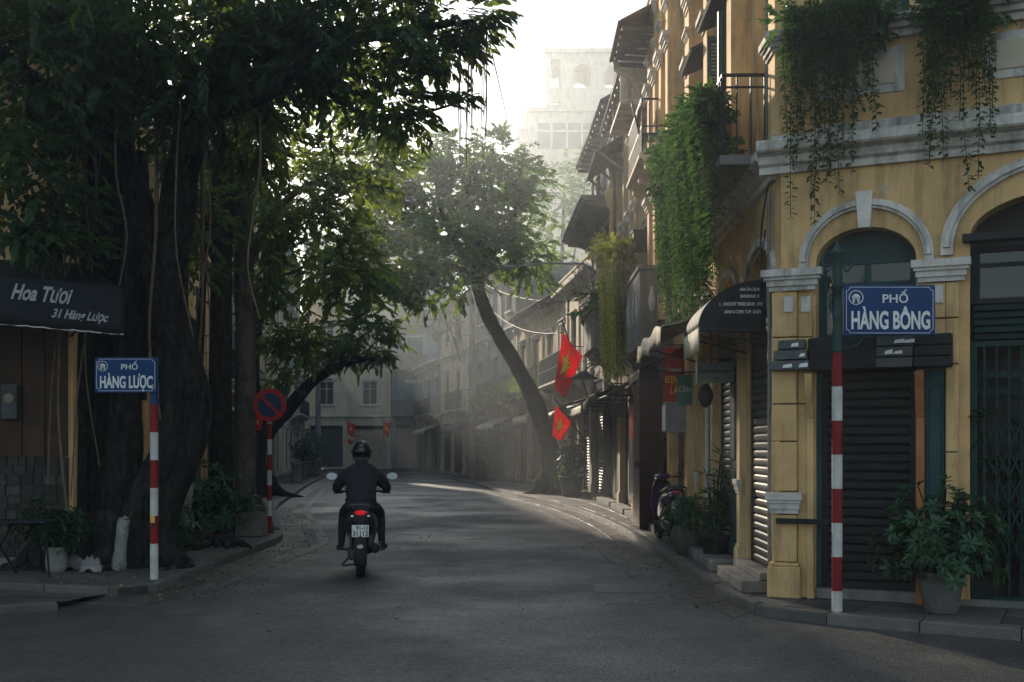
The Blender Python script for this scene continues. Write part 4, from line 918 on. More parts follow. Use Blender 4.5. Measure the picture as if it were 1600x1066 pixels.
# stone facing, meter box, pipes
m = MB(); m.box(.06, .06, .02, .86, .10, 1.32); sw = m.build('stone_facing', 'mortar', shop)
rr = random.Random(5); zz = .04
while zz < 1.25:
    x = .07; h = rr.uniform(.07,.13)
    while x < .82:
        w_ = min(rr.uniform(.08,.18), .86-x); m = MB(); y = .1
        pts = [(x+.006,zz+.006),(x+w_-.006,zz+rr.uniform(.004,.02)),(x+w_-rr.uniform(.006,.02),zz+h-.006),(x+rr.uniform(.006,.02),zz+h-.004)]
        m.prism(pts, 'y', .095, .115+rr.uniform(0,.02)); m.build('stone', 'stone_wall', sw, .006); x += w_
    zz += h
for k in range(3): m = MB(); m.box(.07+k*.265, .05, 1.33, .325+k*.265, .09, 3.1); m.build('shade_board', 'wood_dark', shop, .006)  # dark boards added to stand in for the shade on this wall
m = MB(); m.box(.62, .092, 1.78, .80, .22, 2.2); mb_ = m.build('meter_box', 'slat_grey', shop, .01)
m = MB(); m.lathe([(.06,0),(.06,.012)], (0,0,0), 14); o = m.build('meter_dial', 'glass_dark', mb_); o.rotation_euler = (R(-90),0,0); o.location = (.71,.22,2.03)
m = MB(); m.box(1.42, .055, 1.45, 1.56, .075, 1.68); m.build('house_plate', 'dark_steel', shop, .004)
for x in (.95, 1.05):
    m = MB(); m.tube([(x,.12,.0),(x,.12,2.6),(x+.03,.1,3.1)], .03, 8); m.build('downpipe', 'plastic_dark', shop)
LH = []
for (d0, d1, nm, lb, fl, by, wm, shp, bal, rf) in (  # last three houses given extra height to shade the road and low haze
    (20.6,27.4,'left_brick_house','dim house behind the vine hung trunks on the left',[3.4,3.0,2.8],2,'cream_plaster',('roller','fold'),{1:(.3,4,.7,'steel')},'parapet'),
    (27.5,35.4,'left_yellow_house','house with ochre door posts beside the no parking sign',[3.4,3.1,2.6],3,'yellow_plaster',('fold','roller'),{1:(.4,5.5,.7,'steel')},'tile'),
    (36.7,44.4,'left_grey_house','grey shop house with an awning right of the no parking sign',[3.3,3.1,3.0,2.9],3,'grey_concrete',('roller','fold'),{1:(.4,5.5,.7,'solid')},'parapet'),
    (44.5,55.4,'left_pale_house','pale house third from the no parking sign on the left row',[3.3,3.0,3.0,2.9],4,'pale_plaster',('fold','roller'),{1:(.4,7,.7,'steel')},'tile'),
    (55.5,74.0,'left_far_house','hazy long house at the far end of the left row',[3.3,3.1,3.0,3.0],6,'cream_plaster',('roller','fold'),{1:(.4,10,.7,'steel')},'parapet')):
    r_, w_, h_2 = house(nm, lb, fl_(d1), fl_(d0), fl, by, wm, 'white_plaster', shp, 'mix', 'teal_paint', 5, bal, rf); LH.append((r_, w_))
awning(LH[1][0], .4, 3.4, 2.9, 1.0, .4, 'awning_cream', .2); awning(LH[2][0], 4.5, 8.6, 2.8, 1.3, .45, 'awning_cream', .15); awning(LH[2][0], .4, 3.5, 2.8, 1.0, .4, 'awning_blue', .2); awning(LH[3][0], 3, 9, 2.8, 1.0, .4, 'tin_roof', .12)

# ================================================================== trees
def P4(lst, d=None):
    """(px,py,depth,radius) -> world (x,y,z,r)"""
    return [(*at(a, b, c), r) for a, b, c, r in lst]
def limb(parent, pts, mat='bark', name='limb', n=10, rough=.18, k=6, rs=2.2):
    q = cr(pts, k); m = MB(); o = Vector(parent.location)
    m.tube([Vector(p[:3])-o for p in q], [max(.004, p[3]) for p in q], n, rough=rough, rs=rs); return m.build(name, mat, parent)
def crown(parent, blobs, mat, per=11, tl=.38, ll=.14, wr=.42, name='crown', dens=1.0):
    T, D = blob_twigs(blobs, dens); P, LD, U, Lh, Ti = twigs(T, D, per, tl, ll)
    o = leaf_mesh(name, P, LD, U, Lh, Lh*wr, Ti, mat, parent); o['kind'] = 'stuff'
    return o
def B(px, py, d, rpx, rpy=None, rd=None, n=120):
    c = at(px, py, d); r = rpx/F*d; rz = (rpy or rpx)/F*d
    return (tuple(c), (r, rd or max(r, rz)*.9, rz), n)

# ---- old banyan at the left corner
ban = thing('banyan_tree', 'huge old banyan with twisted trunks and hanging roots behind the left street sign', 'tree', (-5.0, 14.2, KH))
bt = MB(); bo = Vector(ban.location)
strands = [
 [(165,900,14.6,.40),(160,760,14.6,.31),(158,600,14.6,.29),(165,430,14.7,.28),(172,260,14.8,.26),(180,80,14.8,.24),(186,-120,14.8,.2)],
 [(235,890,14.0,.30),(246,800,14.0,.24),(285,715,14.0,.20),(303,650,14.0,.19),(292,580,14.0,.18),(268,500,14.0,.19),(262,430,14.0,.20),(272,360,14.0,.19),(286,270,14.1,.18),(303,190,14.2,.17),(345,90,14.3,.16),(380,-30,14.4,.14)],
 [(205,890,13.8,.26),(222,790,13.8,.2),(262,690,13.85,.17),(272,600,13.9,.16),(250,530,13.9,.15),(245,440,13.9,.15),(228,350,14.0,.15),(205,270,14.2,.14),(188,190,14.4,.13)],
 [(120,895,14.3,.24),(118,760,14.2,.15),(125,560,14.2,.13),(118,350,14.3,.13),(105,180,14.4,.13),(80,20,14.5,.12)],
 [(190,895,14.0,.28),(196,700,14.1,.2),(205,520,14.1,.17),(212,380,14.2,.15),(218,240,14.4,.13)],
 [(268,890,14.2,.2),(262,820,14.1,.13),(270,740,14.05,.1),(290,660,13.95,.08),(300,600,13.9,.07),(275,520,13.85,.07),(255,420,13.9,.07)]]
for s_ in strands:
    q = cr(P4(s_), 8); bt.tube([Vector(p[:3])-bo for p in q], [p[3] for p in q], 16, rough=.3, rs=3.0)
for k in range(18):     # root flares over the pavement
    a = random.uniform(-2.9, .2); r0 = random.uniform(.25,.5); L = random.uniform(.2,.7)
    bx, by = random.uniform(-5.4,-4.2), 14.0; p = [(bx+.2*math.cos(a), by+.2*math.sin(a), .75, .14), (bx+r0*math.cos(a), by+r0*math.sin(a)*.8, .32, .12), (bx+(r0+L*.5)*math.cos(a+.2), by+(r0+L*.5)*math.sin(a+.2)*.7, .13, .08), (bx+(r0+L)*math.cos(a-.1), by+(r0+L)*math.sin(a-.1)*.7, .07, .03)]
    q = cr(p, 6); bt.tube([Vector(v[:3])-bo for v in q], [v[3] for v in q], 8, rough=.3, rs=5)
for k in range(46):     # thin roots that have grown down along the trunks
    s_ = strands[random.choice([0,0,1,1,2,3,4])]; ph = random.uniform(0, 6.28); tw_ = random.uniform(-1.5, 1.5); q = cr(P4(s_), 5); a_ = random.randint(0, len(q)//3); e_ = random.randint(len(q)*2//3, len(q)-1); pts = []
    for i in range(a_, e_):
        an = ph+tw_*i/len(q)+.25*math.sin(i*.9+k); rr_ = q[i][3]*1.03; pts.append(Vector((q[i][0]+rr_*math.cos(an), q[i][1]+rr_*math.sin(an), q[i][2]))-bo)
    bt.tube(pts, [random.uniform(.018,.045)]*len(pts), 6, rough=.3, rs=8)
bt.build('trunk', 'bark', ban)
for pts in ([(345,90,14.3,.16),(410,66,14.0,.13),(470,62,13.6,.10),(560,60,13.2,.07),(650,45,12.8,.045),(740,32,12.5,.02)],
            [(400,72,14.1,.10),(450,105,13.8,.055),(505,140,13.4,.045),(560,175,13.1,.03),(640,180,12.8,.02),(720,160,12.6,.01)],
            [(180,80,14.8,.26),(100,-20,13.5,.2),(20,-120,12,.14),(-120,-200,10.5,.1)],
            [(186,-60,14.8,.24),(280,-180,13,.18),(380,-280,11,.13),(520,-340,9.5,.09)],
            [(300,190,14.2,.12),(360,170,13.2,.09),(430,140,12.2,.06),(500,60,11.5,.04)],
            [(172,240,14.8,.18),(90,160,13.6,.13),(20,100,12.6,.09),(-60,40,11.8,.05)],
            [(345,90,14.3,.12),(400,-20,15.5,.1),(480,-90,16.5,.08),(600,-140,17,.05)],
            [(410,66,14.0,.07),(440,30,13.4,.05),(520,0,12.8,.04),(600,-10,12.4,.025),(660,5,12.3,.01)]):
    limb(ban, P4(pts))
# hanging aerial roots round the trunk (thick ones) and from the long limb (threads)
rr = random.Random(11)
for k in range(24):
    px = rr.choice([rr.uniform(60,200), rr.uniform(205,330), rr.uniform(280,420)]); d = rr.uniform(12.8,15.2); y0 = rr.uniform(-20,180); y1 = min(870, y0+rr.uniform(250,760)) if px < 320 else y0+rr.uniform(120,330)
    p = [(px+rr.uniform(-20,20)*(t+.15), lerp(y0, y1, t), d, lerp(.018,.008,t)*(1.8 if k % 4 == 0 else 1)) for t in (0,.25,.5,.75,1)]
    limb(ban, P4(p), 'root_thread', 'aerial_root', 5, 0, 4)
for k in range(34):
    px = rr.choice([712,716,722,735,745,752,757,760,728])+rr.uniform(-4,4); y0 = rr.uniform(15,60); y1 = rr.uniform(170,268)
    p = [(px+rr.uniform(-4,4)*t, lerp(y0, y1, t), 12.5, lerp(.006,.003,t)) for t in (0,.3,.6,1)]
    limb(ban, P4(p), 'root_thread', 'aerial_root', 4, 0, 4)
bl = [B(60,60,12.5,130,110,1.2,300), B(200,40,12.8,140,100,1.2,330), B(330,60,13.0,120,110,1.2,300), B(440,40,12.8,110,90,1.0,260), B(110,170,13.4,110,70,.8,170), B(330,190,13.6,90,60,.8,130),
      B(480,110,12.8,70,60,.7,140), B(560,55,12.6,80,70,.7,160), B(610,140,12.6,60,45,.5,85), B(660,30,12.4,70,45,.5,110), B(725,26,12.5,42,18,.35,42), B(30,290,12.6,90,70,.6,130), B(20,360,12.4,60,30,.5,60),
      B(20,-120,11,180,130,1.5,170), B(260,-130,11,190,120,1.6,170), B(470,-140,11.5,180,100,1.5,150), B(640,-110,12,120,70,1.0,90), B(70,385,12.8,60,16,.4,50), B(400,190,14.2,60,70,.6,100), B(10,200,12.4,70,70,.6,110),
      ((-4.5,9.5,9.8),(2.6,2.2,1.4),230), ((-6.8,11,9.2),(2.4,2.2,1.8),230), ((-6.5,6.5,8.8),(2.6,2.4,1.5),240), ((-3.4,6.5,10.6),(2.2,2.4,1.3),180), ((-9,8.5,8.2),(2.0,2.2,1.6),180)]  # last row: unseen crown overhead, added to darken the left side
crown(ban, bl, 'leaf_banyan', 11, .40, .135, .44, dens=.8)
# the sprigs that stand out against the sky: every leaf its own piece
T = []; D = []
for (px, py, n, sp) in ((795,22,5,16), (770,40,4,14), (735,62,4,16), (720,150,6,18), (745,150,3,12), (690,70,3,18), (655,165,3,14), (690,185,4,16), (620,195,2,14)):
    for k in range(n):
        p = at(px-34+rr.uniform(-sp, sp), py+rr.uniform(-sp*.5, sp*.5), 12.4+rr.uniform(-.2,.2)); T.append(p); D.append((1, rr.uniform(-.5,.5), rr.uniform(-.45,.25)))
T = np.array(T); D = np.array(D, float); Pp, LD, U, Lh, Ti = twigs(T, D, 9, .26, .13)
lm = leaf_mesh('leaf', np.zeros((1,3)), np.array([[1.,0,0]]), np.array([[0,0,1.]]), 1.0, .42, np.array([.4]), 'leaf_banyan').data
bpy.data.objects.remove(bpy.data.objects['leaf'])
def leaf_piece(parent, p, d, u, L, mesh):
    d = Vector(d).normalized(); x = d.cross(Vector(u)).normalized(); u = x.cross(d)
    M_ = Matrix(((d.x, -x.x, u.x), (d.y, -x.y, u.y), (d.z, -x.z, u.z))).to_4x4() @ Matrix.Scale(L, 4); M_.translation = Vector(p)-Vector(parent.location)
    o = bpy.data.objects.new('leaf', mesh); C.objects.link(o); o.parent = parent; o.matrix_local = M_
for i in range(min(300, len(Pp))): leaf_piece(ban, Pp[i], LD[i], U[i], Lh[i], lm)
for i in range(len(T)):
    a = Vector(T[i]); b = a+Vector(D[i]).normalized()*.28; b.z -= .03; m = MB(); m.tube([a-bo-Vector(D[i]).normalized()*.25, a-bo, b-bo], [.006,.005,.002], 4); m.build('twig', 'bark', ban)

# ---- straight trees behind it
def tree(name, label, base, trunk, limbs, blobs, mat, per=11, tl=.38, ll=.14, bark='bark', flare=None, dens=1.0, wr=.42, group=None):
    t = thing(name, label, 'tree', base, 0, group); o = Vector(base)
    q = cr(trunk, 8); m = MB(); m.tube([Vector(p[:3])-o for p in q], [p[3] for p in q], 16, rough=.16, rs=2.6)
    if flare:
        for k in range(flare[0]):
            a = 2*math.pi*k/flare[0]+random.uniform(-.3,.3); L = flare[1]*random.uniform(.7,1.3); r = trunk[0][3]
            p = [(r*.5*math.cos(a), r*.5*math.sin(a), .55, r*.5), (r*1.1*math.cos(a), r*1.1*math.sin(a), .2, r*.36), (L*.6*math.cos(a+.15), L*.6*math.sin(a+.15), .06, r*.22), (L*math.cos(a), L*math.sin(a), .0, .02)]
            qq = cr(p, 5); m.tube([Vector(v[:3]) for v in qq], [v[3] for v in qq], 8, rough=.25, rs=5)
    m.build('trunk', bark, t)
    for l in limbs: limb(t, l, bark)
    if blobs: crown(t, blobs, mat, per, tl, ll, wr, dens=dens)
    return t
b2 = gp(348, 832, KH); d2 = b2.y
tree('street_tree', 'dark straight trunked tree second from the left street sign', b2,
     P4([(348,834,d2,.32),(347,790,d2,.21),(345,600,d2,.185),(346,420,d2,.18),(350,200,d2,.17),(352,0,d2,.18),(356,-160,d2,.12)]),
     [P4([(347,420,d2,.1),(300,340,d2,.07),(250,280,d2-.5,.04)]), P4([(350,240,d2,.12),(420,160,d2,.09),(500,120,d2-.4,.06),(580,110,d2-.8,.03)]), P4([(352,60,d2,.12),(300,-60,d2,.1),(240,-140,d2,.06)]), P4([(352,10,d2,.12),(420,-90,d2,.1),(520,-160,d2,.06)])],
     [B(300,290,d2,75,55,1,70), B(420,270,d2,85,70,1.1,120), B(330,400,d2+.4,45,40,.7,40), B(450,180,d2,90,60,1.2,170), B(560,130,d2,80,55,1.1,140), B(300,110,d2,110,80,1.4,170), B(480,-20,d2,150,90,1.8,220), B(300,-120,d2,160,80,1.8,180), B(245,440,d2+1.5,40,50,.6,35), B(420,350,d2+.5,55,45,.7,90)],
     'leaf_mid', 11, .42, .155, flare=(7,.8), dens=.72)
b3 = gp(384, 828, KH); d3 = b3.y
tree('street_tree', 'tree with peeling bark beside the square concrete block on the left pavement', b3,
     P4([(385,830,d3,.30),(384,800,d3,.21),(384,600,d3,.175),(381,400,d3,.17),(378,200,d3,.16),(372,40,d3,.16),(380,-120,d3,.1)]),
     [P4([(381,420,d3,.09),(430,330,d3+.5,.07),(500,280,d3+1,.05),(580,260,d3+1.4,.03)]), P4([(379,330,d3,.08),(330,260,d3,.06),(300,200,d3,.03)]), P4([(380,470,d3,.05),(420,440,d3+.6,.035),(470,420,d3+1,.02)])],
     [B(480,310,d3+.8,90,70,1.2,190), B(560,280,d3+1.4,75,65,1.1,150), B(430,430,d3+1,70,60,1,130), B(520,410,d3+1.6,80,60,1.1,150), B(600,230,d3+1.5,50,50,.8,70), B(460,520,d3+2,45,35,.6,60)],
     'leaf_mid', 11, .44, .165, flare=(6,.8), bark='bark_pale', dens=.85)
m = MB(); cbp = gp(396, 835, KH); m.box(-.2,-.2,0,.24,.24,.34); m.prism([(-.2,-.2),(.24,-.2),(.2,.2),(-.16,.2)], 'z', .341, .38)
tag(m.build('concrete_block', 'grey_concrete', bevel=.015, loc=(cbp.x, cbp.y-.25, KH)), 'square concrete block at the foot of the left tree', 'block')
# ---- tree with the long low bough behind the no parking sign
b4 = gp(408, 776, KH); d4 = b4.y
tree('bough_tree', 'tree behind the no parking sign with a long bough over the street', b4,
     P4([(408,778,d4,.42),(404,750,d4,.34),(400,715,d4,.30),(415,675,d4,.27),(445,645,d4-.2,.22),(478,607,d4-.5,.17),(505,585,d4-.8,.13),(545,566,d4-1.2,.09),(590,560,d4-1.5,.05)]),
     [P4([(408,690,d4,.2),(396,600,d4,.17),(405,500,d4,.14),(430,420,d4,.1),(470,340,d4,.07)]), P4([(505,585,d4-.8,.06),(530,550,d4-.8,.04),(575,520,d4-.9,.02)]), P4([(405,500,d4,.1),(480,450,d4,.07),(560,430,d4-.4,.05),(620,430,d4-.6,.025)])],
     [B(560,525,d4-1,52,38,1.0,150), B(480,540,d4-.4,52,36,.9,110), B(590,500,d4-1,36,28,.7,90), B(592,552,d4-1.4,26,14,.6,55), B(545,548,d4-1.2,30,14,.6,50), B(650,400,d4+1,45,50,1.1,120), B(610,450,d4,40,30,.9,90), B(470,590,d4,36,22,.6,50), B(560,440,d4-.4,75,50,1.3,210), B(470,440,d4,70,50,1.2,150), B(520,360,d4+.4,85,55,1.5,200), B(600,390,d4,55,45,1.0,130), B(600,320,d4+1,50,50,1.1,110), B(440,310,d4,70,60,1.3,130), B(520,250,d4+1,85,60,1.4,160), B(620,275,d4+2,35,40,.9,60), B(425,600,d4+1,25,30,.6,40)],
     'leaf_mid', 10, .46, .185, flare=(5,1.0), dens=.85)
# ---- leaning tree on the right pavement
b5 = gp(860, 771, KH); d5 = b5.y
tree('leaning_tree', 'dark tree on the right pavement leaning left over the street', b5,
     P4([(864,773,d5,.44),(863,745,d5,.33),(855,690,d5,.30),(832,620,d5,.26),(800,560,d5,.235),(768,505,d5,.215),(750,462,d5,.20),(747,425,d5,.18),(752,370,d5+.3,.16),(760,310,d5+.6,.1)]),
     [P4([(748,440,d5,.14),(715,385,d5-.3,.11),(690,330,d5-.5,.08),(680,280,d5-.5,.04)]), P4([(749,425,d5,.13),(790,360,d5+.6,.1),(815,300,d5+1,.06),(810,250,d5+1,.03)]), P4([(747,430,d5,.1),(690,410,d5-1,.07),(640,400,d5-1.6,.04)]), P4([(752,380,d5,.1),(730,320,d5,.07),(740,260,d5,.04)])],
     [B(690,300,d5,50,45,1.4,150), B(745,300,d5+.5,60,60,1.6,210), B(790,265,d5+1,42,45,1.2,120), B(800,330,d5+1,55,55,1.6,190), B(700,375,d5-.5,62,48,1.5,190), B(655,420,d5-1.2,42,38,1.1,110), B(760,380,d5+.6,65,50,1.6,190), B(830,390,d5+1.4,50,55,1.4,140), B(625,350,d5-1,45,42,1.1,120), B(610,290,d5,40,40,1.1,90), B(720,440,d5-.4,40,30,.9,70), B(690,255,d5,40,26,1,60), B(675,455,d5-1,32,22,.7,50), B(760,235,d5+1,45,22,1,60), B(740,405,d5-.6,14,10,.3,12), B(700,230,d5,30,20,.8,30)],
     'leaf_far', 11, .5, .21, flare=(5,.9), dens=1.15)
# ---- soft tree crowns behind, along the right pavement and beyond
for i, (px, py, d, lb, bls) in enumerate((
    (868,738,47,'hazy round tree behind the leaning tree above the grey house balcony', [(880,330,55,65),(915,280,45,40),(850,390,50,50),(890,420,50,50),(930,330,40,50),(850,290,35,40),(880,480,40,35)]),
    (700,734,64,'thin far tree with drooping leaves near the right end of the street', [(700,560,22,26),(715,520,26,24),(690,490,24,20),(725,580,18,20)]),
    (735,742,54,'slim far tree rising beside the red lantern', [(715,480,26,24),(745,520,22,26),(700,505,22,20)]))):
    b = gp(px, py, KH); q = b.y
    tree('hazy_tree', lb, b, P4([(px,py,q,.2),(px-2,py-60,q,.17),(px+3,py-140,q,.15),(bls[0][0],bls[0][1]+20,q,.1),(bls[0][0],bls[0][1]-20,q,.04)]),
         [P4([(px+3,py-140,q,.1),(bx,by+10,q,.05)]) if False else P4([(px+2,py-130,q,.1),((px+bx)/2,(py-140+by)/2,q,.07),(bx,by,q,.03)]) for bx, by, *_ in bls[1:4]],
         [B(bx, by, q, rx, ry, None, int(rx*ry*.055)) for bx, by, rx, ry in bls], 'leaf_far', 9, .55, .24)
# ---- lime-washed sapling and stump under the banyan
b6 = gp(286, 846, KH); d6 = b6.y
t = thing('leaning_sapling', 'thin leaning sapling with a lime washed foot under the banyan', 'tree', b6)
limb(t, P4([(284,846,d6,.10),(288,810,d6,.085),(296,752,d6,.08)]), 'lime_wash', 'painted_foot', 12, .12)
limb(t, P4([(296,753,d6,.079),(303,700,d6,.075),(312,560,d6,.06),(318,430,d6,.05),(330,300,d6,.03)]), 'bark', 'trunk', 10, .15)
crown(t, [B(320,340,d6,35,40,.5,45), B(300,420,d6,28,30,.4,30)], 'leaf_banyan', 10, .38, .14)
b7 = gp(190, 890, KH); d7 = b7.y
t = thing('painted_root', 'short lime washed banyan root post left of the street sign pole', 'root', b7)
limb(t, P4([(184,888,d7-.02,.09),(188,860,d7-.05,.075),(194,815,d7-.05,.07),(195,812,d7-.05,.05)]), 'lime_wash', 'root_post', 12, .25, rs=6)
# knotted surface roots on the pavement
t = thing('surface_roots', 'gnarled surface roots spreading over the left pavement slabs', 'roots', gp(300, 850, KH)); o = Vector(t.location)
m = MB()
for k in range(14):
    a = rr.uniform(-1.6, .5); L = rr.uniform(.5, 1.3); p = [(0,0,.14,.1),(.25*math.cos(a),.25*math.sin(a),.1,.08),(L*.6*math.cos(a+.3),L*.6*math.sin(a+.3),.05,.06),(L*math.cos(a),L*math.sin(a),.0,.025)]
    q = cr(p, 6); m.tube([Vector(v[:3]) for v in q], [v[3] for v in q], 8, rough=.35, rs=6)
m.build('root_mass', 'bark', t)

# ================================================================== climbing and hanging plants
def vine(name, label, base, strand_fn, n, mat, ll=.05, step=.035, stem='green_stem', group=None, wr=.62, bushes=None):
    t = thing(name, label, 'vine', base, 0, group); o = Vector(base); Pv = []; Dv = []; Uv = []; Lv = []; Tv = []; m = MB()
    for k in range(n):
        pts = strand_fn(k); q = cr([(*p, 0) for p in pts], 6); q = [Vector(v[:3]) for v in q]; m.tube([v-o for v in q[::2]+[q[-1]]], .004, 3, cap=False); tn = NP.rand()
        acc = 0
        for a, b in zip(q[:-1], q[1:]):
            L = (b-a).length; dr = (b-a).normalized() if L > 1e-6 else Vector((0,0,-1))
            while acc < L:
                p = a+dr*acc
                for s_ in (0, 1):
                    an = NP.rand()*6.28; h = Vector((math.cos(an), math.sin(an), NP.uniform(-.6,.2))); Pv.append(p+h*.008); Dv.append(h); Uv.append((-h.x*.3+.2*NP.normal(), -h.y*.3+.2*NP.normal(), 1)); Lv.append(ll*NP.uniform(.6,1.25)); Tv.append(.55*tn+.45*NP.rand())
                acc += step*NP.uniform(.7,1.3)
            acc -= L
    if bushes:
        Tt, Dd = blob_twigs(bushes); a, b, c, d, e = twigs(Tt, Dd, 9, .16, ll*1.15); Pv = np.concatenate([np.array([tuple(p) for p in Pv]), a]); Dv = np.concatenate([np.array([tuple(p) for p in Dv]), b]); Uv = np.concatenate([np.array(Uv), c]); Lv = np.concatenate([Lv, d]); Tv = np.concatenate([Tv, e])
    m.build('stems', stem, t)['kind'] = 'stuff'
    Lv = np.array(Lv); f = leaf_mesh('foliage', np.array([tuple(p) for p in Pv]), np.array([tuple(p) for p in Dv]), np.array([tuple(p) for p in Uv]), Lv, Lv*wr, np.array(Tv), mat, t); f['kind'] = 'stuff'
    return t
def fpt(s, y, z):      # point on the corner building front: s to the right of the corner, y out, z up
    s -= .12; return Vector((CX+.9135*s-.4067*y, CY-.4067*s-.9135*y, KH+z))
def front_vine(label, s0, s1, ztop, lens, n):
    t0 = fpt((s0+s1)/2, .2, ztop-.3)
    def fn(k):
        s = lerp(s0, s1, NP.rand()); L = max(.25, NP.choice(lens)*NP.uniform(.75,1.15)); y = NP.uniform(.14,.36); zt = ztop+NP.uniform(-.12,.06); dx = NP.uniform(-.12,.12)
        return [fpt(s, y, zt), fpt(s+dx*.5, y+.14, zt-.02), fpt(s+dx, y+.14, zt-.25), fpt(s+dx+NP.uniform(-.03,.03), y+.06, zt-.25-(L-.25)*.5), fpt(s+dx+NP.uniform(-.05,.05), max(.1, y-.02), zt-L)]
    t = vine('hanging_vine', label, t0, fn, n, 'leaf_vine', .058, .036, group='vines hanging on the corner house front', bushes=[(tuple(fpt(lerp(s0, s1, f), .24, ztop-.12)), (.2,.18,.14), 40) for f in (.05,.3,.55,.8,1)])
    m = MB(); m.X = Matrix.Translation(-t0) @ Matrix.Translation((CX,CY,KH)) @ Matrix.Rotation(CA, 4, 'Z'); m.X = m.X @ Matrix.Translation((.12,0,0)); m.box(-s1-.05, .10, ztop-.32, -s0-.25, .34, ztop-.08); m.box(-s1-.07, .08, ztop-.1, -s0-.23, .36, ztop-.06); m.build('planter', 'black_pot', t, .006)
    return t
front_vine('leafy vine trailing from a window planter directly above the large blue street sign', .24, 1.0, 5.52, [.4,.55,.7,.8,1.0,1.7], 78)
front_vine('narrower leafy vine hanging at the top right of the corner house', 1.52, 1.92, 5.52, [.5,.7,.9,1.0,1.5], 48)
def sidept(x, y, z):
    c, s = math.cos(side_ang), math.sin(side_ang); return Vector((CX+x*c-y*s, CY+x*s+y*c, KH+z))
def sfn(k):
    x = .55+4.8*NP.rand()**.9; y = .46+NP.uniform(0,.16); zt = interp(x, [(.5,5.05),(1.5,5.2),(3,5.35),(5.4,5.75)])+NP.uniform(-.2,.08); L = NP.choice([.5,.9,1.4,1.8,2.1])*NP.uniform(.8,1.15)
    if x < 1.3: L = min(L, .9+1.0*NP.rand())
    return [sidept(x, y-.15, zt-.05), sidept(x+.03, y+.06, zt), sidept(x+NP.uniform(-.1,.1), y+.12, zt-.3), sidept(x+NP.uniform(-.12,.12), y+.05, zt-.3-(L-.3)*.5), sidept(x+NP.uniform(-.15,.15), y, max(2.95, zt-L))]
vine('hanging_vine', 'thick green curtain of vines falling from the side balcony of the corner house', sidept(3, .5, 4.4), sfn, 420, 'leaf_vine', .062, .038, bushes=[(tuple(sidept(x, .5, interp(x, [(.5,4.95),(1.5,5.1),(3,5.3),(5.4,5.65)])-dz)), (.22,.3,.22), 60) for x in (.8,1.4,2.0,2.6,3.2,3.8,4.4,5.0,5.4) for dz in (.05,.4)])
def lfn(k):
    d = NP.uniform(21.0,24.6); x = interp(d, FXP)-NP.uniform(.48,.72); zt = interp(d, [(21,5.3),(24.6,5.9)])+NP.uniform(-.3,.1); L = NP.choice([.6,1.0,1.6,2.2,2.6])*NP.uniform(.8,1.1)
    return [Vector((x+.15, d, zt-.05)), Vector((x, d, zt)), Vector((x-.06, d+NP.uniform(-.1,.1), zt-.3)), Vector((x-.02, d+NP.uniform(-.12,.12), zt-.3-(L-.3)*.5)), Vector((x, d+NP.uniform(-.15,.15), max(2.9, zt-L)))]
vine('hanging_vine', 'sunlit yellow green vine spilling down left of the vase balcony', (2.1, 22.6, 4.6), lfn, 300, 'leaf_lime', .075, .05, bushes=[((1.95, d, interp(d, [(21,5.2),(24.6,5.8)])), (.25,.4,.25), 60) for d in (21.2,22.2,23.2,24.2)])

# ================================================================== potted plants and shrubs
def rosette_plant(t, stems, mat, ll, per=9, wr=.4, tl=.12, pieces=0, stem_mat='bark'):
    """stems: list of (polyline, n rosettes); leaves in whorls at the stem ends"""
    o = Vector(t.location); Pv = []; Dv = []; Uv = []; Lv = []; m = MB()
    for pts in stems:
        q = [Vector(p[:3]) for p in cr([(*p, 0) for p in pts], 5)]; m.tube([v for v in q], [lerp(.014,.005,i/len(q)) for i in range(len(q))], 5)
        for f in (1.0, .72, .45):
            i = int(f*(len(q)-1)); tip = q[i]; ax = (q[i]-q[max(0, i-2)]).normalized(); b1 = ax.orthogonal().normalized(); b2_ = ax.cross(b1); a0 = NP.rand()*6.28
            for k in range(per):
                a = a0+k*2.4; h = b1*math.cos(a)+b2_*math.sin(a); d = h*NP.uniform(.7,1.1)+ax*NP.uniform(.1,.7); Pv.append(tip+ax*.01*(k % 3)+h*.01); Dv.append(d); Uv.append(ax+Vector((0,0,.6))); Lv.append(ll*NP.uniform(.65,1.2))
    m.build('stems', stem_mat, t)
    Pv = np.array([tuple(p) for p in Pv])+np.array(o); Dv = np.array([tuple(p) for p in Dv]); Uv = np.array([tuple(p) for p in Uv]); Lv = np.array(Lv)
    order = np.argsort(Pv[:, 1]); a, b = order[:pieces], order[pieces:]
    if pieces:
        key = mat+str(wr)
        if key not in LEAFM:
            LEAFM[key] = leaf_mesh('leaf', np.zeros((1,3)), np.array([[1.,0,0]]), np.array([[0,0,1.]]), 1.0, wr, np.array([.5]), mat).data; bpy.data.objects.remove(bpy.data.objects['leaf'] if 'leaf' in bpy.data.objects and bpy.data.objects['leaf'].data == LEAFM[key] else [q for q in bpy.data.objects if q.data == LEAFM[key]][0])
        for i in a: leaf_piece(t, Pv[i], Dv[i], Uv[i], Lv[i], LEAFM[key])
    if len(b):
        f = leaf_mesh('foliage', Pv[b], Dv[b], Uv[b], Lv[b], Lv[b]*wr, NP.rand(len(b)), mat, t); f['kind'] = 'stuff'
LEAFM = {}
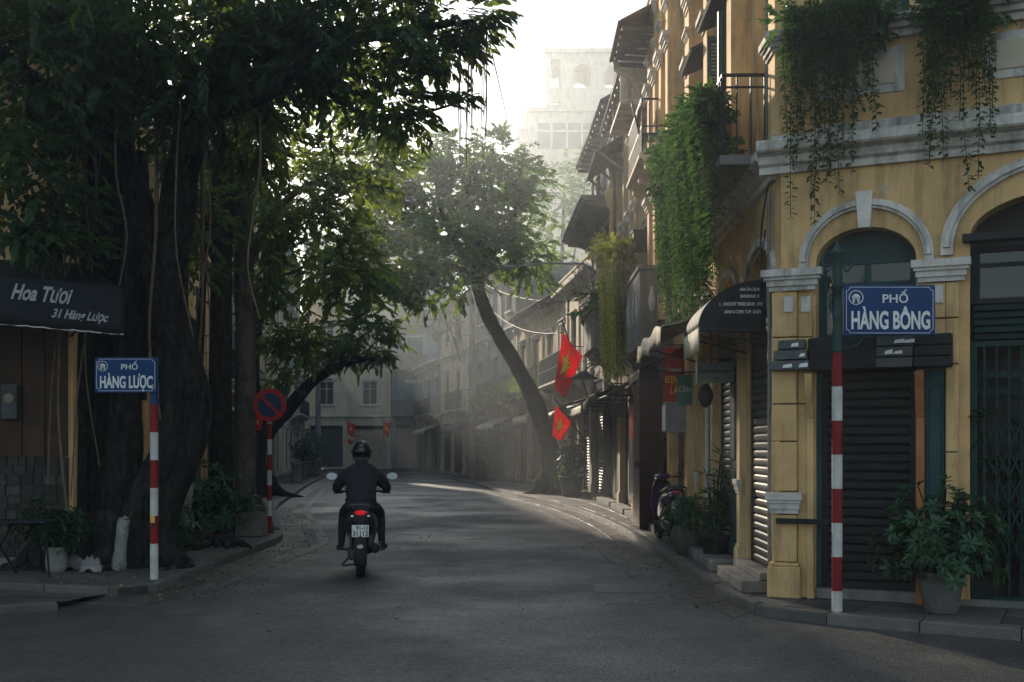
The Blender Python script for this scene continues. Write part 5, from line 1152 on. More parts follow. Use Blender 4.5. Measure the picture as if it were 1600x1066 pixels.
def pot(t, r, h, mat, belly=1.0, rim=True, n=24):
    m = MB(); pr = [(r*.66,0),(r*.74,h*.05),(r*.86*belly,h*.35),(r*.97*belly,h*.68),(r*.97,h*.88)]
    pr += [(r*1.03,h*.89),(r*1.05,h),(r*.93,h),(r*.90,h*.9)] if rim else [(r*.9,h),(r*.82,h),(r*.8,h*.92)]
    m.lathe(pr, (0,0,0), n); m.build('pot', mat, t)
    m = MB(); m.lathe([(r*.905,h*.86),(r*.905,h*.885)], (0,0,0), n); m.build('soil', 'soil', t)
def bushy(n, rad, z0, z1, lean=(0,0), seed=1):
    q = random.Random(seed); out = []
    for k in range(n):
        a = q.uniform(0, 6.28); r = rad*math.sqrt(q.random()); zt = lerp(z0, z1, q.random()**.8)*(1-.35*(r/rad)**2)+z0*.2
        out.append([(.05*math.cos(a), .05*math.sin(a), z0*.95), (r*.4*math.cos(a)+lean[0]*.3, r*.4*math.sin(a), lerp(z0, zt, .5)), (r*math.cos(a)+lean[0], r*math.sin(a)+lean[1], zt)])
    return out
pp = gp(1470, 957, KH)
t = thing('potted_shrub', 'large leafy shrub in a grey pot before the folding gate', 'potted plant', pp)
pot(t, .19, .36, 'grey_pot'); rosette_plant(t, bushy(120, .54, .36, 1.10, (-.03,0), 4), 'leaf_shrub', .088, 9, .44, pieces=300)
pp = gp(1075, 866, KH)
t = thing('potted_shrub', 'low bushy plant in a pale round pot on the right pavement', 'potted plant', pp)
pot(t, .22, .40, 'clay_pot', 1.12, False); rosette_plant(t, bushy(46, .40, .38, .74, (0,0), 6), 'leaf_shrub', .10, 8, .3, pieces=150)
pp = gp(1117, 880, KH)
t = thing('potted_shrub', 'tall narrow leaved plant in a black pot on the right pavement', 'potted plant', pp)
pot(t, .17, .36, 'black_pot'); rosette_plant(t, bushy(18, .16, .36, 1.42, (.02,0), 8)+bushy(16, .26, .36, .75, (0,0), 9), 'leaf_shrub', .15, 9, .15, pieces=200)
pp = gp(893, 776, KH)
t = thing('potted_shrub', 'dark tall bush in a grey tub right of the leaning tree', 'potted plant', pp)
pot(t, .34, .6, 'grey_pot'); rosette_plant(t, bushy(50, .42, .6, 1.9, (0,0), 12), 'leaf_shrub', .16, 9, .4)
pp = gp(745, 747, KH)
t = thing('potted_shrub', 'round bush in a tub under the red lantern', 'potted plant', pp)
pot(t, .4, .7, 'grey_pot'); rosette_plant(t, bushy(50, .6, .7, 1.9, (0,0), 13), 'leaf_shrub', .2, 8, .4)
for k, (px, py, hh, lb) in enumerate(((471,747,1.0,'small plant in a grey tub left of the rider by the far kerb'),(488,744,.9,'small plant in a wide grey tub nearest the far kerb on the left'))):
    pp = gp(px, py, KH); t = thing('potted_shrub', lb, 'potted plant', pp); pot(t, .42, .8, 'grey_pot'); rosette_plant(t, bushy(30, .6, .8, .8+hh*1.6, (0,0), 20+k), 'leaf_shrub', .22, 8, .4)
pp = gp(88, 893, KH)
t = thing('potted_shrub', 'bushy plant in a ribbed white pot beside the folding table', 'potted plant', pp)
m = MB(); m.lathe([(.095,0),(.1,.02)]+[(lerp(.11,.135,k/9)+(.006 if k % 2 else 0), .03+k*.024) for k in range(10)]+[(.15,.27),(.15,.29),(.13,.29),(.125,.26)], (0,0,0), 24); m.build('pot', 'white_pot', t)
rosette_plant(t, bushy(34, .42, .29, .78, (-.1,.1), 22), 'leaf_shrub', .12, 8, .35, pieces=60)
for k, (px, py, r, z, lb) in enumerate(((330,838,.8,1.25,'dark shrub growing behind the lime washed sapling'), (250,872,.45,.8,'dark low shrub against the banyan foot'), (1575,930,.35,2.0,'dim leafy plant standing behind the folding gate bars'))):
    pp = gp(px, py, KH) if k < 2 else fpt(2.25, -.22, 0); t = thing('shrub', lb, 'shrub', pp); rosette_plant(t, bushy(60, r, .1, z, (0,0), 30+k) if k < 2 else [[(q.uniform(-.2,.2), q.uniform(0,.03), 0), (q.uniform(-.3,.3), q.uniform(0,.03), 1.0), (q.uniform(-.4,.4), q.uniform(0,.04), q.uniform(1.2,1.75))] for q in [random.Random(i) for i in range(10)]], 'leaf_shrub', .16 if k < 2 else .12, 9, .35)
for k, (hx, xs, z, y, lb) in enumerate(((hE, (.6,6.2), 3.6, .85, 'planter greenery along the railed balcony left of the leaning trunk'), (hF, (.6,4.4), 3.5, .8, 'planter greenery on the hazy grey house balcony'), (hC, (.5,2.6), 5.0, .55, 'weedy greenery on the enclosed balcony above the flags'))):
    M_ = Matrix.Translation(hx.location) @ Matrix.Rotation(hx.rotation_euler.z, 4, 'Z'); c = M_ @ Vector(((xs[0]+xs[1])/2, y, z)); t = thing('balcony_plants', lb, 'plants', c)
    bls = [(tuple(M_ @ Vector((x, y, z+.1))), (.3,.3,.25), 14) for x in np.arange(xs[0], xs[1], .55)]; crown(t, bls, 'leaf_far', 9, .3, .14, name='foliage')
    m = MB()
    m.X = Matrix.Translation(-c) @ M_; m.box(xs[0], y-.12, z-.16, xs[1], y+.1, z-.0); m.build('planter', 'clay_pot', t, .01)

# ================================================================== street signs
def banded_pole(t, r, bands, z=0.0):
    for h, mat in bands:
        m = MB(); m.lathe([(r,0),(r,h-.001)], (0,0,z), 20); m.build('pole_band', mat, t); z += h
    return z
def emblem(t, cx, y, cz, r):
    """round pavilion badge"""
    m = MB()
    m.arcband(cx, cz, r*.9, r*.9, 0, 2*math.pi, r*.1, y-.004, y+.001, 32)
    q = lambda pts: m.prism([(cx+r*a, cz+r*b) for a, b in pts], 'y', y-.004, y+.001)
    q([(-.62,.10),(-.50,.22),(-.34,.34),(-.2,.5),(.2,.5),(.34,.34),(.5,.22),(.62,.10),(.5,.08),(-.5,.08)]); q([(-.5,-.06),(.5,-.06),(.56,.02),(-.56,.02)])
    for s_ in (-1, 1): q([(s_*.46,-.72),(s_*.30,-.72),(s_*.30,-.1),(s_*.46,-.1)]); q([(s_*.22,-.66),(s_*.16,-.66),(s_*.16,-.1),(s_*.22,-.1)])
    m.arcband(cx, cz-.42*r, .16*r, .22*r, 0, math.pi, .06*r, y-.004, y+.001, 10); q([(-.3,-.2),(.3,-.2),(.3,-.12),(-.3,-.12)])
    return m.build('emblem', 'sign_white', t)
def sign_plate(t, x0, x1, z0, z1, y, street, s1, s2, sx, th=.012):
    m = MB(); m.box(x0, y, z0, x1, y+th, z1); pl = m.build('sign_plate', 'sign_blue', t, .006)
    e, c = .02, .03; a, b, p, q = x0+e, x1-e, z0+e, z1-e
    ol = [(a+c,p),(b-c,p),(b-c*.9,p+c*.5),(b-c*.5,p+c*.9),(b,p+c),(b,q-c),(b-c*.5,q-c*.9),(b-c*.9,q-c*.5),(b-c,q),(a+c,q),(a+c*.9,q-c*.5),(a+c*.5,q-c*.9),(a,q-c),(a,p+c),(a+c*.5,p+c*.9),(a+c*.9,p+c*.5)]
    m = MB()
    for i in range(len(ol)):
        u, v = ol[i], ol[(i+1) % len(ol)]; m.bar((u[0],y-.001,u[1]), (v[0],y-.001,v[1]), .004, .003, up=(0,1,0))
    m.build('border_line', 'sign_white', pl)
    w_, h = x1-x0, z1-z0
    text('PHỐ', s1, 'sign_white', pl, face_y(x0+w_*.56, y-.002, z0+h*.72), 'lettering', .0015, .012, 0, 1.12)
    text(street, s2, 'sign_white', pl, face_y(x0+w_*.51, y-.002, z0+h*.28), 'lettering', .0015, .030, 0, sx)
    emblem(pl, x0+w_*.13, y-.001, z0+h*.75, h*.145)
    return pl
pr_ = gp(1308, 955, KH)
t = thing('street_sign', 'tall banded street sign post reading PHỐ HÀNG BÔNG on the right', 'street sign', pr_)
z = banded_pole(t, .046, [(.18,'white_paint')]+[(.30, 'red_paint' if k % 2 == 0 else 'white_paint') for k in range(7)])
m = MB(); m.lathe([(.05,0),(.055,.02),(.048,.04),(.044,.3),(.052,.32),(.044,.34),(.042,.55),(.06,.57),(.06,.60),(.04,.63),(.05,.66),(.04,.70),(.045,.86),(.06,.875),(.045,.90),(.02,.93),(.012,.97),(.002,.99)], (0,0,z), 20); m.build('cast_column', 'lamp_green', t)
for s_ in (-1, 1):
    m = MB(); m.tube([Vector(p[:3]) for p in cr([(s_*.03,0,z+.88,0),(s_*.10,0,z+.87,0),(s_*.13,0,z+.79,0),(s_*.09,0,z+.72,0),(s_*.055,0,z+.76,0),(s_*.075,0,z+.81,0)], 6)], .010, 6); m.build('scroll', 'lamp_green', t)
for zz in (z+.42, z+.36): m = MB(); m.tube([(-.05,-.01,zz),(-.075,-.01,zz+.05),(-.05,-.01,zz+.1)], .012, 6); m.build('clasp', 'lamp_green', t)
m = MB(); m.tube([Vector(p[:3]) for p in cr([(.04,0,z+.04,0),(.14,0,z+.05,0),(.22,0,z+.12,0),(.17,0,z+.15,0),(.13,0,z+.10,0),(.2,0,z+.13,0),(.3,0,z+.145,0)], 6)], .009, 6); m.build('scroll', 'lamp_green', t)
sign_plate(t, .053, .855, 2.43, 2.872, -.03, 'HÀNG BÔNG', .105, .215, .535)
pl_ = gp(241, 905, KH)
t = thing('street_sign', 'banded street sign post reading PHỐ HÀNG LƯỢC before the banyan', 'street sign', pl_)
z = banded_pole(t, .044, [(.39,'white_paint'),(.305,'red_paint'),(.305,'white_paint'),(.305,'red_paint'),(.305,'white_paint'),(.305,'red_paint')])
m = MB(); m.lathe([(.044,0),(.044,.5),(.02,.52)], (0,0,z), 20); m.build('pole_top', 'sign_blue', t)
m = MB(); m.box(-.012, -.046, .56, .010, -.043, .62); m.build('sticker', 'plastic_dark', t)
m = MB(); m.box(-.03, -.047, .62, .02, -.043, .70); m.build('sticker', 'brass', t)
sign_plate(t, -.625, .05, 2.04, 2.425, -.075, 'HÀNG LƯỢC', .085, .178, .555)
# no parking sign
pn = gp(421, 832, KH)
t = thing('no_parking_sign', 'round red and blue no parking sign on a banded pole at the left', 'traffic sign', pn)
z = banded_pole(t, .042, [(.28,'red_paint'),(.26,'white_paint'),(.26,'red_paint'),(.26,'white_paint'),(.26,'red_paint'),(.26,'white_paint'),(.26,'red_paint'),(.22,'awning_cream'),(.3,'red_paint')])
def disc(r, y0, y1, name, mat, parent, n=40):
    m = MB(); m.prism([(.02+r*math.cos(6.2832*k/n), 2.16+r*math.sin(6.2832*k/n)) for k in range(n)], 'y', y0, y1); return m.build(name, mat, parent)
dd = disc(.278, -.07, -.055, 'disc', 'sign_red', t); disc(.205, -.074, -.0705, 'blue_field', 'sign_navy', dd)
m = MB(); m.X = Matrix.Translation((.02,0,2.16)) @ Matrix.Rotation(R(45), 4, 'Y'); m.box(-.215, -.079, -.025, .215, -.0745, .025); m.build('slash', 'sign_red', dd)

# ================================================================== awnings and shop signs
aw = thing('shop_awning', 'black awning lettered Hoa Tươi over the flower shop', 'awning', (-4.9, 12.9, KH)); o = Vector(aw.location)
A0, A1 = Vector((-4.19,12.3,3.27)), Vector((-6.6,11.55,3.43)); B0, B1 = Vector((-5.33,13.93,3.80)), Vector((-7.6,13.62,3.85))
m = MB()
def af(u, v):
    p = A0.lerp(A1, u).lerp(B0.lerp(B1, u), v); p.z += -.05*math.sin(math.pi*v)*(1+.4*math.sin(u*7))+.008*noise.noise(p*3); return p-o
m.grid(af, 24, 10); m.build('canopy', 'awning_black', aw, solid=.01)
m = MB()
def avf(u, v):
    p = A0.lerp(A1, u); p.z -= .005+.50*v; q = Vector((-.3,-.95,0)); p += q*(.012*math.sin(u*31)*v+.01); return p-o
m.grid(avf, 60, 5); m.build('valance', 'awning_black', aw, solid=.008)
m = MB()
for k in range(60):
    a, b = A0.lerp(A1, k/60), A0.lerp(A1, (k+1)/60); m.bar(a-o+Vector((0,-.012,-.505+.004*math.sin(k*1.7))), b-o+Vector((0,-.012,-.505+.004*math.sin(k*1.7+1.7))), .008, .012)
m.build('hem', 'white_paint', aw)
m = MB(); a = A0-o; b = B0-o; m.add([a, b, b+Vector((0,0,-.55)), a+Vector((0,0,-.5))], [(0,1,2,3)]); m.build('side_flap', 'awning_black', aw, solid=.008)
for f in (.03, .95):
    m = MB(); m.bar(A0.lerp(A1, f)-o+Vector((0,.02,-.02)), B0.lerp(B1, f)-o+Vector((0,0,-.9)), .025); m.build('arm', 'dark_steel', aw)
fd = (A0-A1).normalized(); fn = Vector((fd.y, -fd.x, 0)).normalized()
def on_valance(px, zc):
    k = (px-800)/F; t_ = ((A0.x-k*A0.y)/((A0.x-A1.x)-k*(A0.y-A1.y))); p = A0.lerp(A1, t_); p.z = zc; return p
def vm(p, off=.035):
    X_ = Vector((fd.x, fd.y, 0)).normalized(); M_ = Matrix((( X_.x, 0, fn.x), (X_.y, 0, fn.y), (0, 1, 0))).to_4x4(); M_.translation = p-o+fn*off; return M_ @ Matrix.Rotation(R(-3.5), 4, 'Z')
text('Hoa Tươi', .225, 'awning_letter', aw, vm(on_valance(66, 3.16)), 'lettering', .001, .030, .38, .64)
text('31 Hàng Lược', .13, 'awning_letter', aw, vm(on_valance(126, 2.95)), 'lettering', .001, .030, .38, .74)

# black domed awning with its lettered end, side of the corner house
da = thing('domed_awning', 'black domed awning with white lettering on its end beside the corner pilaster', 'awning', sidept(.75, 0, 2.6)); o = Vector(da.location)
def dome(x, a): return sidept(x, .02+.68*math.cos(a), 2.68+.48*math.sin(a))-o
m = MB(); m.grid(lambda u, v: dome(lerp(.62, 1.75, u), math.pi/2*v), 10, 12); m.build('hood', 'awning_black', da, solid=.008)
m = MB(); ring = [dome(.62, math.pi/2*k/14) for k in range(15)]+[sidept(.62, .02, 2.68)-o]; m.add(ring, [tuple(range(16))]); m.build('end_panel', 'awning_black', da, solid=.008)
m = MB(); m.grid(lambda u, v: sidept(lerp(.62, 1.75, u), .705+.01*math.sin(u*40), 2.675-.25*v)-o, 30, 2); m.build('valance', 'awning_cream', da, solid=.006)
m = MB(); m.grid(lambda u, v: sidept(.612+.006*math.sin(u*25), lerp(.02, .70, u), 2.675-.05*v)-o, 20, 2); m.build('end_hem', 'awning_black', da, solid=.006)
for x in (.66, 1.7):
    m = MB(); m.bar(sidept(x, .02, 2.5)-o, sidept(x, .66, 2.66)-o, .02); m.build('arm', 'dark_steel', da)
ux = (sidept(0,0,0)-sidept(0,1,0)).normalized(); un = (sidept(0,0,0)-sidept(1,0,0)).normalized()
def dm(y, z):
    M_ = Matrix(((ux.x, 0, un.x), (ux.y, 0, un.y), (0, 1, 0))).to_4x4(); M_.translation = sidept(.605, y, z)-o; return M_
for s_, y, z_, sz in (('NAA ÔI-U 20 AI', .19, 3.06, .046), ('BANHKHUK. H', .19, 2.99, .046), ('L . ANOUNT YINRE BÁNH . XVS', .28, 2.91, .05), ('BÁNH & COM\'S TƯƠI  QUẬN', .26, 2.83, .046)):
    text(s_, sz, 'sign_white', da, dm(y, z_), 'lettering', .001, .002, .1, .62)
ca = thing('cream_awning', 'torn cream cloth awning behind the black domed awning', 'awning', sidept(3.0, .3, 2.8)); o = Vector(ca.location)
m = MB()
def caf(u, v):
    x = lerp(1.95, 4.9, u); p = sidept(x, lerp(.03,.95,v), lerp(3.3,2.85,v)-.10*math.sin(math.pi*v)+.03*math.sin(u*14+v*5)*v+.05*noise.noise(Vector((u*6, v*4, 2)))); return p-o
m.grid(caf, 40, 10); m.build('canopy', 'awning_cream', ca, solid=.008)
m = MB(); m.grid(lambda u, v: Vector(caf(u, 1))+Vector((-.01*v+.015*math.sin(u*60)*v, 0, -.18*v-.05*v*abs(math.sin(u*17)))), 60, 3); m.build('valance', 'awning_cream', ca, solid=.006)
for x in (2.0, 4.8):
    m = MB(); m.bar(sidept(x, .02, 2.6)-o, sidept(x, .93, 2.84)-o, .022); m.build('arm', 'dark_steel', ca)

def hang_sign(name, label, x0, x1, y0, y1, d, mat, lines, bracket='right', th=.05, cat='sign', edge=None):
    c = at((x0+x1)/2, (y0+y1)/2, d); t = thing(name, label, cat, c); w_ = (x1-x0)/F*d/2; h = (y1-y0)/F*d/2
    m = MB(); m.box(-w_, -th/2, -h, w_, th/2, h); b = m.build('board', mat, t, .006)
    if edge: m = MB(); m.box(-w_-.012, -th/2-.004, -h-.01, -w_-.001, th/2+.004, h+.01); m.build('edge_strip', edge, t)
    for s_, f, sz, lm_, sx in lines: text(s_, sz, lm_, b, face_y(0, -th/2-.002, f*h), 'lettering', .001, .006, 0, sx)
    wx = (interp(d, FXP) if d > 11.1 else 2.5)-c.x
    m = MB(); m.bar((w_*.2, 0, h+.03), (max(wx, w_+.05), 0, h+.05), .02)
    for q in (-w_*.7, w_*.7): m.bar((q, 0, h), (q, 0, h+.045), .008)
    m.bar((-w_*.8, 0, h+.04), (w_*.9, 0, h+.04), .016)
    m.build('bracket', 'dark_steel', t); return t
hang_sign('hanging_sign', 'flat grey green hanging shop sign below the black domed awning', 1089, 1146, 566, 598, 13.7, 'sign_grey', [('Convenirzna+', .12, .085, 'cable', .85), ('+', .75, .05, 'cable', 1), ('rqc', -.52, .06, 'cable', 1)], edge='sign_white')
hang_sign('hanging_sign', 'tall red shop sign with yellow letters left of the green one', 1037, 1069, 543, 628, 17.2, 'sign_red', [('Guaest', .18, .085, 'sign_white', .9), ('ĐỊNH', -.2, .15, 'flag_yellow', .7), ('LÀ', -.6, .15, 'flag_yellow', .7)])
hang_sign('hanging_sign', 'small green shop sign right of the tall red one', 1058, 1081, 586, 633, 16.3, 'sign_green', [('CĂN', .0, .11, 'sign_white', .75)])
hang_sign('hanging_sign', 'violet grey square sign hanging under the dark awning further back', 951, 976, 602, 652, 24.8, 'sign_purple', [('hos', .1, .2, 'sign_white', .8)], edge='sign_red')
p_ = at(1049, 653, 17.0); t = thing('meter_cabinet', 'grey metal cabinet under the tall red sign', 'cabinet', p_)
m = MB(); m.box(-.11, -.2, -.22, .42, .2, .22); m.build('box', 'grey_pipe', t, .01); m = MB(); m.box(-.118, -.17, -.19, -.111, .17, .19); m.build('door', 'sign_white', t, .003)
# parasol-like dark lamp bracket and wall pipe
p_ = sidept(4.0, .12, 0); m = MB(); m.tube([(0,0,0),(0,0,2.5),(.05,0,2.7)], .025, 8); tag(m.build('drain_pipe', 'white_paint', loc=p_), 'white drain pipe standing against the corner house side', 'pipe')
# wall lamp above the round pot
p_ = sidept(2.9, .1, 2.0); t = thing('wall_lamp', 'round black wall lamp below the grey hanging sign', 'lamp', p_); o = Vector(p_)
m = MB(); m.tube([sidept(2.9,.0,2.25)-o, sidept(2.9,.25,2.35)-o, sidept(2.9,.3,2.2)-o], .012, 6); m.build('arm', 'dark_steel', t)
m = MB(); m.lathe([(.02,.0),(.05,-.02),(.09,-.10),(.095,-.16),(.06,-.26),(.02,-.29)], tuple(sidept(2.9,.3,2.22)-o), 14); m.build('globe', 'dark_steel', t)

# ================================================================== flags, lantern, lamps, poles
def star(cx, cy, r, rot=0): return [(cx+(r if k % 2 == 0 else r*.4)*math.sin(rot+math.pi*k/5), cy+(r if k % 2 == 0 else r*.4)*math.cos(rot+math.pi*k/5)) for k in range(10)]
def flag(label, ht, hb, ft, fb, d, suv, sr, pole, group, amp=.07, asp=1.5):
    A, Bq, Cq, Dq = at(*ht, d), at(*hb, d), at(*ft, d-.25), at(*fb, d-.2); t = thing('flag', label, 'flag', A, 0, group); o = Vector(A)
    def sf(u, v, off=0):
        p = A.lerp(Cq, u).lerp(Bq.lerp(Dq, u), v); p.y += amp*math.sin(u*7+v*3)*u+.04*math.sin(v*6+1)*u+off; p.z -= .05*math.sin(math.pi*u); return p-o
    m = MB(); m.grid(lambda u, v: sf(u, v), 18, 14); m.build('cloth', 'flag_red', t, solid=.004)
    for off, nm in ((-.012,'star'), (.012,'star')):
        ps = star(suv[0], suv[1], sr); m = MB(); cen = sf(suv[0], suv[1], off); m.add([cen]+[sf(a, suv[1]+(suv[1]-b)*asp*.66, off) for a, b in ps], [(0, 1+k, 1+(k+1) % 10) for k in range(10)]); m.build(nm, 'flag_yellow', t, solid=.003)
    p0, p1 = at(*pole[0], d), at(*pole[1], d); m = MB(); m.tube([p0-o, p1-o], .022, 8); m.build('flagpole', 'wood_dark', t)
    return t
flag('large red flag with a yellow star hanging above the other flag', (880,518), (866,604), (911,556), (884,622), 30.8, (.40,.45), .30, ((878,500),(925,640)), 'flags with a yellow star on the right row')
flag('smaller red flag with a yellow star hanging below the large one', (868,632), (863,681), (895,658), (879,688), 31.6, (.42,.48), .30, ((866,622),(915,690)), 'flags with a yellow star on the right row', .05)
for px, lb in ((605,'tiny red flag on the end house pillar right of the rider helmet'), (549,'tiny red flag on the end house pillar behind the rider helmet'), (664,'tiny dark red flag on the far right of the grey end house')):
    flag(lb, (px-6,658), (px-6,676), (px+6,662), (px+3,684), 74.6, (.5,.45), .22, ((px-6,652),(px-6,690)), 'tiny flags at the street end', .05)
flag('small red flag half hidden behind the no parking sign', (396,640), (398,668), (412,648), (408,672), 29.6, (.5,.5), .2, ((395,630),(380,690)), None, .04)
for k, (px, py, d, s_, lb) in enumerate(((741,672,53.0,.62,'large red orange lantern hanging over the right pavement'), (706,672,62.0,.4,'small faint red lantern left of the large one'), (548,690,70.0,.3,'tiny red lantern by the end house pillar'))):
    p_ = at(px, py, d); t = thing('lantern', lb, 'lantern', p_, 0, 'red lanterns')
    m = MB(); n = 16; pr = [(s_*.55*max(.18, math.cos(a))**.7, s_*.5*math.sin(a)) for a in np.linspace(-1.45, 1.45, 11)]; m.lathe(pr, (0,0,0), n); m.build('shade', 'lantern_red', t)
    for zz in (-.5, .46): m = MB(); m.lathe([(s_*.2,s_*zz),(s_*.22,s_*(zz+.06)),(s_*.18,s_*(zz+.08))], (0,0,0), 12); m.build('cap', 'brass', t)
    m = MB(); m.tube([(0,0,s_*.5),(0,0,s_*1.1)], .02, 5); m.bar((0,0,s_*1.1), (interp(d, FXP)-p_.x if k < 2 else 0.01, 0 if k < 2 else 5.5, s_*1.15), .03); m.build('hanger', 'dark_steel', t)
    m = MB(); m.lathe([(.03,-s_*.5),(.06*s_+.02,-s_*.6),(.07*s_+.02,-s_*1.0)], (0,0,0), 8); m.build('tassel', 'lantern_red', t)
for px, py, top, lb in ((738,748,400,'dark utility pole standing beside the red lantern'), (688,738,470,'thin far utility pole at the right end of the street'), (497,742,560,'thin far post at the left kerb near the street end')):
    b = gp(px, py, KH); hgt = (py-top)/F*b.y; t = thing('utility_pole', lb, 'pole', b); m = MB(); m.lathe([(.17,0),(.14,hgt*.5),(.11,hgt)], (0,0,0), 12); m.build('shaft', 'grey_concrete', t)
    if hgt > 4:
        for zz in (hgt-.4, hgt-1.1): m = MB(); m.bar((-.7,0,zz), (.7,0,zz), .07); m.build('crossarm', 'dark_steel', t)
def cable(label, a, b, sag, r=.012):
    a, b = Vector(a), Vector(b); m = MB(); pts = []
    for k in range(17):
        f = k/16; p = a.lerp(b, f); p.z -= sag*4*f*(1-f); pts.append(p-a)
    m.tube(pts, r, 5); return tag(m.build('overhead_cable', 'cable', loc=a), label, 'cable', 'overhead cables')
cable('thin cable slanting across the pale sky beside the hanging roots', at(757,30,13.0), at(810,255,54), .1, .010)
cable('cable running over the far shops toward the utility pole', at(738,430,54), at(905,470,30), .4)
cable('second cable sagging below the first over the far shops', at(738,445,54), at(880,520,30), .7)
cable('cable along the left row above the bough tree', at(497,560,58), at(380,470,19), .6)
p_ = at(905, 411, 29); t = thing('street_lamp', 'slim pale street lamp arm reaching left from the grey concrete house', 'street lamp', p_)
e_ = at(797, 418, 29)-p_; m = MB(); m.tube([(.45,0,-.25),(.1,0,-.02),e_*.5+Vector((0,0,.05)),e_], [.035,.03,.025,.02], 8); m.build('arm', 'grey_pipe', t)
m = MB(); m.lathe([(.02,.06),(.08,.04),(.1,-.02),(.05,-.06)], tuple(e_), 12, sx=1.8); m.build('lamp_head', 'grey_pipe', t)
p_ = at(912, 592, 29.5); t = thing('shop_lamp', 'dark green dish lamp right of the large flag', 'lamp', p_)
m = MB(); m.lathe([(.02,.2),(.08,.18),(.16,.08),(.26,0),(.24,-.02)], (0,0,0), 18, sx=1.5); m.build('shade', 'green_paint', t); m = MB(); m.tube([(0,0,.18),(.2,0,.36),(.62,0,.4)], .02, 6); m.build('arm', 'dark_steel', t)

# ================================================================== things on the left pavement
pt = gp(36, 899, KH); t = thing('folding_table', 'dark folding table at the left edge beside the white pot', 'table', pt)
m = MB(); m.box(-.34,-.22,.60,.34,.22,.625); m.build('tabletop', 'dark_steel', t, .008)
for x in (-.26, .26):
    for s_ in (-1, 1): m = MB(); m.bar((x-.11*s_ if x < 0 else x+.11*s_, -.18*s_, 0), (x+.08*s_ if x < 0 else x-.08*s_, .17*s_, .60), .022); m.build('leg', 'dark_steel', t)
def crumple(name, label, cat, p, sx, sy, h, mat, seed, amp=.5):
    m = MB()
    def f(u, v):
        a, b = u*2-1, v*2-1; r = max(abs(a), abs(b)); q = Vector((a*2.2, b*2.2, seed*3.1)); e = max(0, 1-(a*a+b*b)*.9)
        return (a*sx*(1+.12*noise.noise(q*1.5)), b*sy*(1+.12*noise.noise(q*1.3+Vector((5,0,0)))), .006+h*(e**.6)*(.6+amp*noise.noise(q*1.6)+.3*amp*noise.noise(q*4)))
    m.grid(f, 26, 26); return tag(m.build(name, mat, loc=p, solid=.004), label, cat)
crumple('cloth_heap', 'crumpled pink cloth lying on the slabs behind the left sign pole', 'cloth', gp(262, 864, KH), .2, .16, .07, 'cloth_pink', 1)
crumple('cloth_heap', 'flattened grey violet cloth lying by the tree roots', 'cloth', gp(345, 836, KH), .45, .22, .09, 'cloth_grey', 2)
crumple('rubbish_bag', 'crumpled pale rubbish bag between the white pot and the painted root', 'bag', gp(143, 893, KH), .13, .11, .22, 'bag_white', 3, .4)
crumple('boulder', 'grey rounded stone right beside the white pot', 'stone', gp(116, 890, KH), .15, .13, .25, 'rubble', 4, .15)
# parked crates and buckets by the far left shops
for k, (px, py, lb) in enumerate(((463,753,'grey bollard block by the far left kerb'),)):
    m = MB(); m.lathe([(.22,0),(.24,.05),(.2,.1),(.2,.7),(.23,.75),(.2,.8)], (0,0,0), 14); tag(m.build('bollard', 'grey_concrete', loc=gp(px, py, KH)), lb, 'bollard')
# chair on the upper balcony
M_ = Matrix.Translation(hA.location) @ Matrix.Rotation(hA.rotation_euler.z, 4, 'Z'); p_ = M_ @ Vector((2.55, .28, 6.29))
t = thing('balcony_chair', 'dark plastic chair on the railed upper balcony of the yellow house', 'chair', p_, hA.rotation_euler.z)
m = MB(); m.box(-.22,-.2,.38,.22,.2,.42); m.build('seat', 'plastic_chair', t, .01)
m = MB(); m.grid(lambda u, v: (lerp(-.22,.22,u), .2+.12*v+.04*math.cos(u*3.14), .42+.5*v), 8, 8); m.build('backrest', 'plastic_chair', t, solid=.02)
for x in (-.19, .19):
    for y in (-.17, .17): m = MB(); m.bar((x*1.1,y*1.1,0), (x,y,.38), .035); m.build('leg', 'plastic_chair', t)
for k, (d, px, py) in enumerate(((21.6,1000,365),)):
    p_ = at(1005, 375, 21.3); t = thing('balcony_pot', 'dark square planter at the foot of the sunlit vine', 'planter', p_); m = MB(); m.prism([(-.2,-.2),(.2,-.2),(.2,.2),(-.2,.2)], 'z', -.2, .12); m.build('box', 'black_pot', t, .02)
    m = MB(); m.box(-.22,-.22,.121,.22,.22,.16); m.build('rim', 'black_pot', t, .01); m = MB(); m.bar((0,.2,-.05), (.6,.2,-.05), .04); m.build('bracket', 'dark_steel', t)

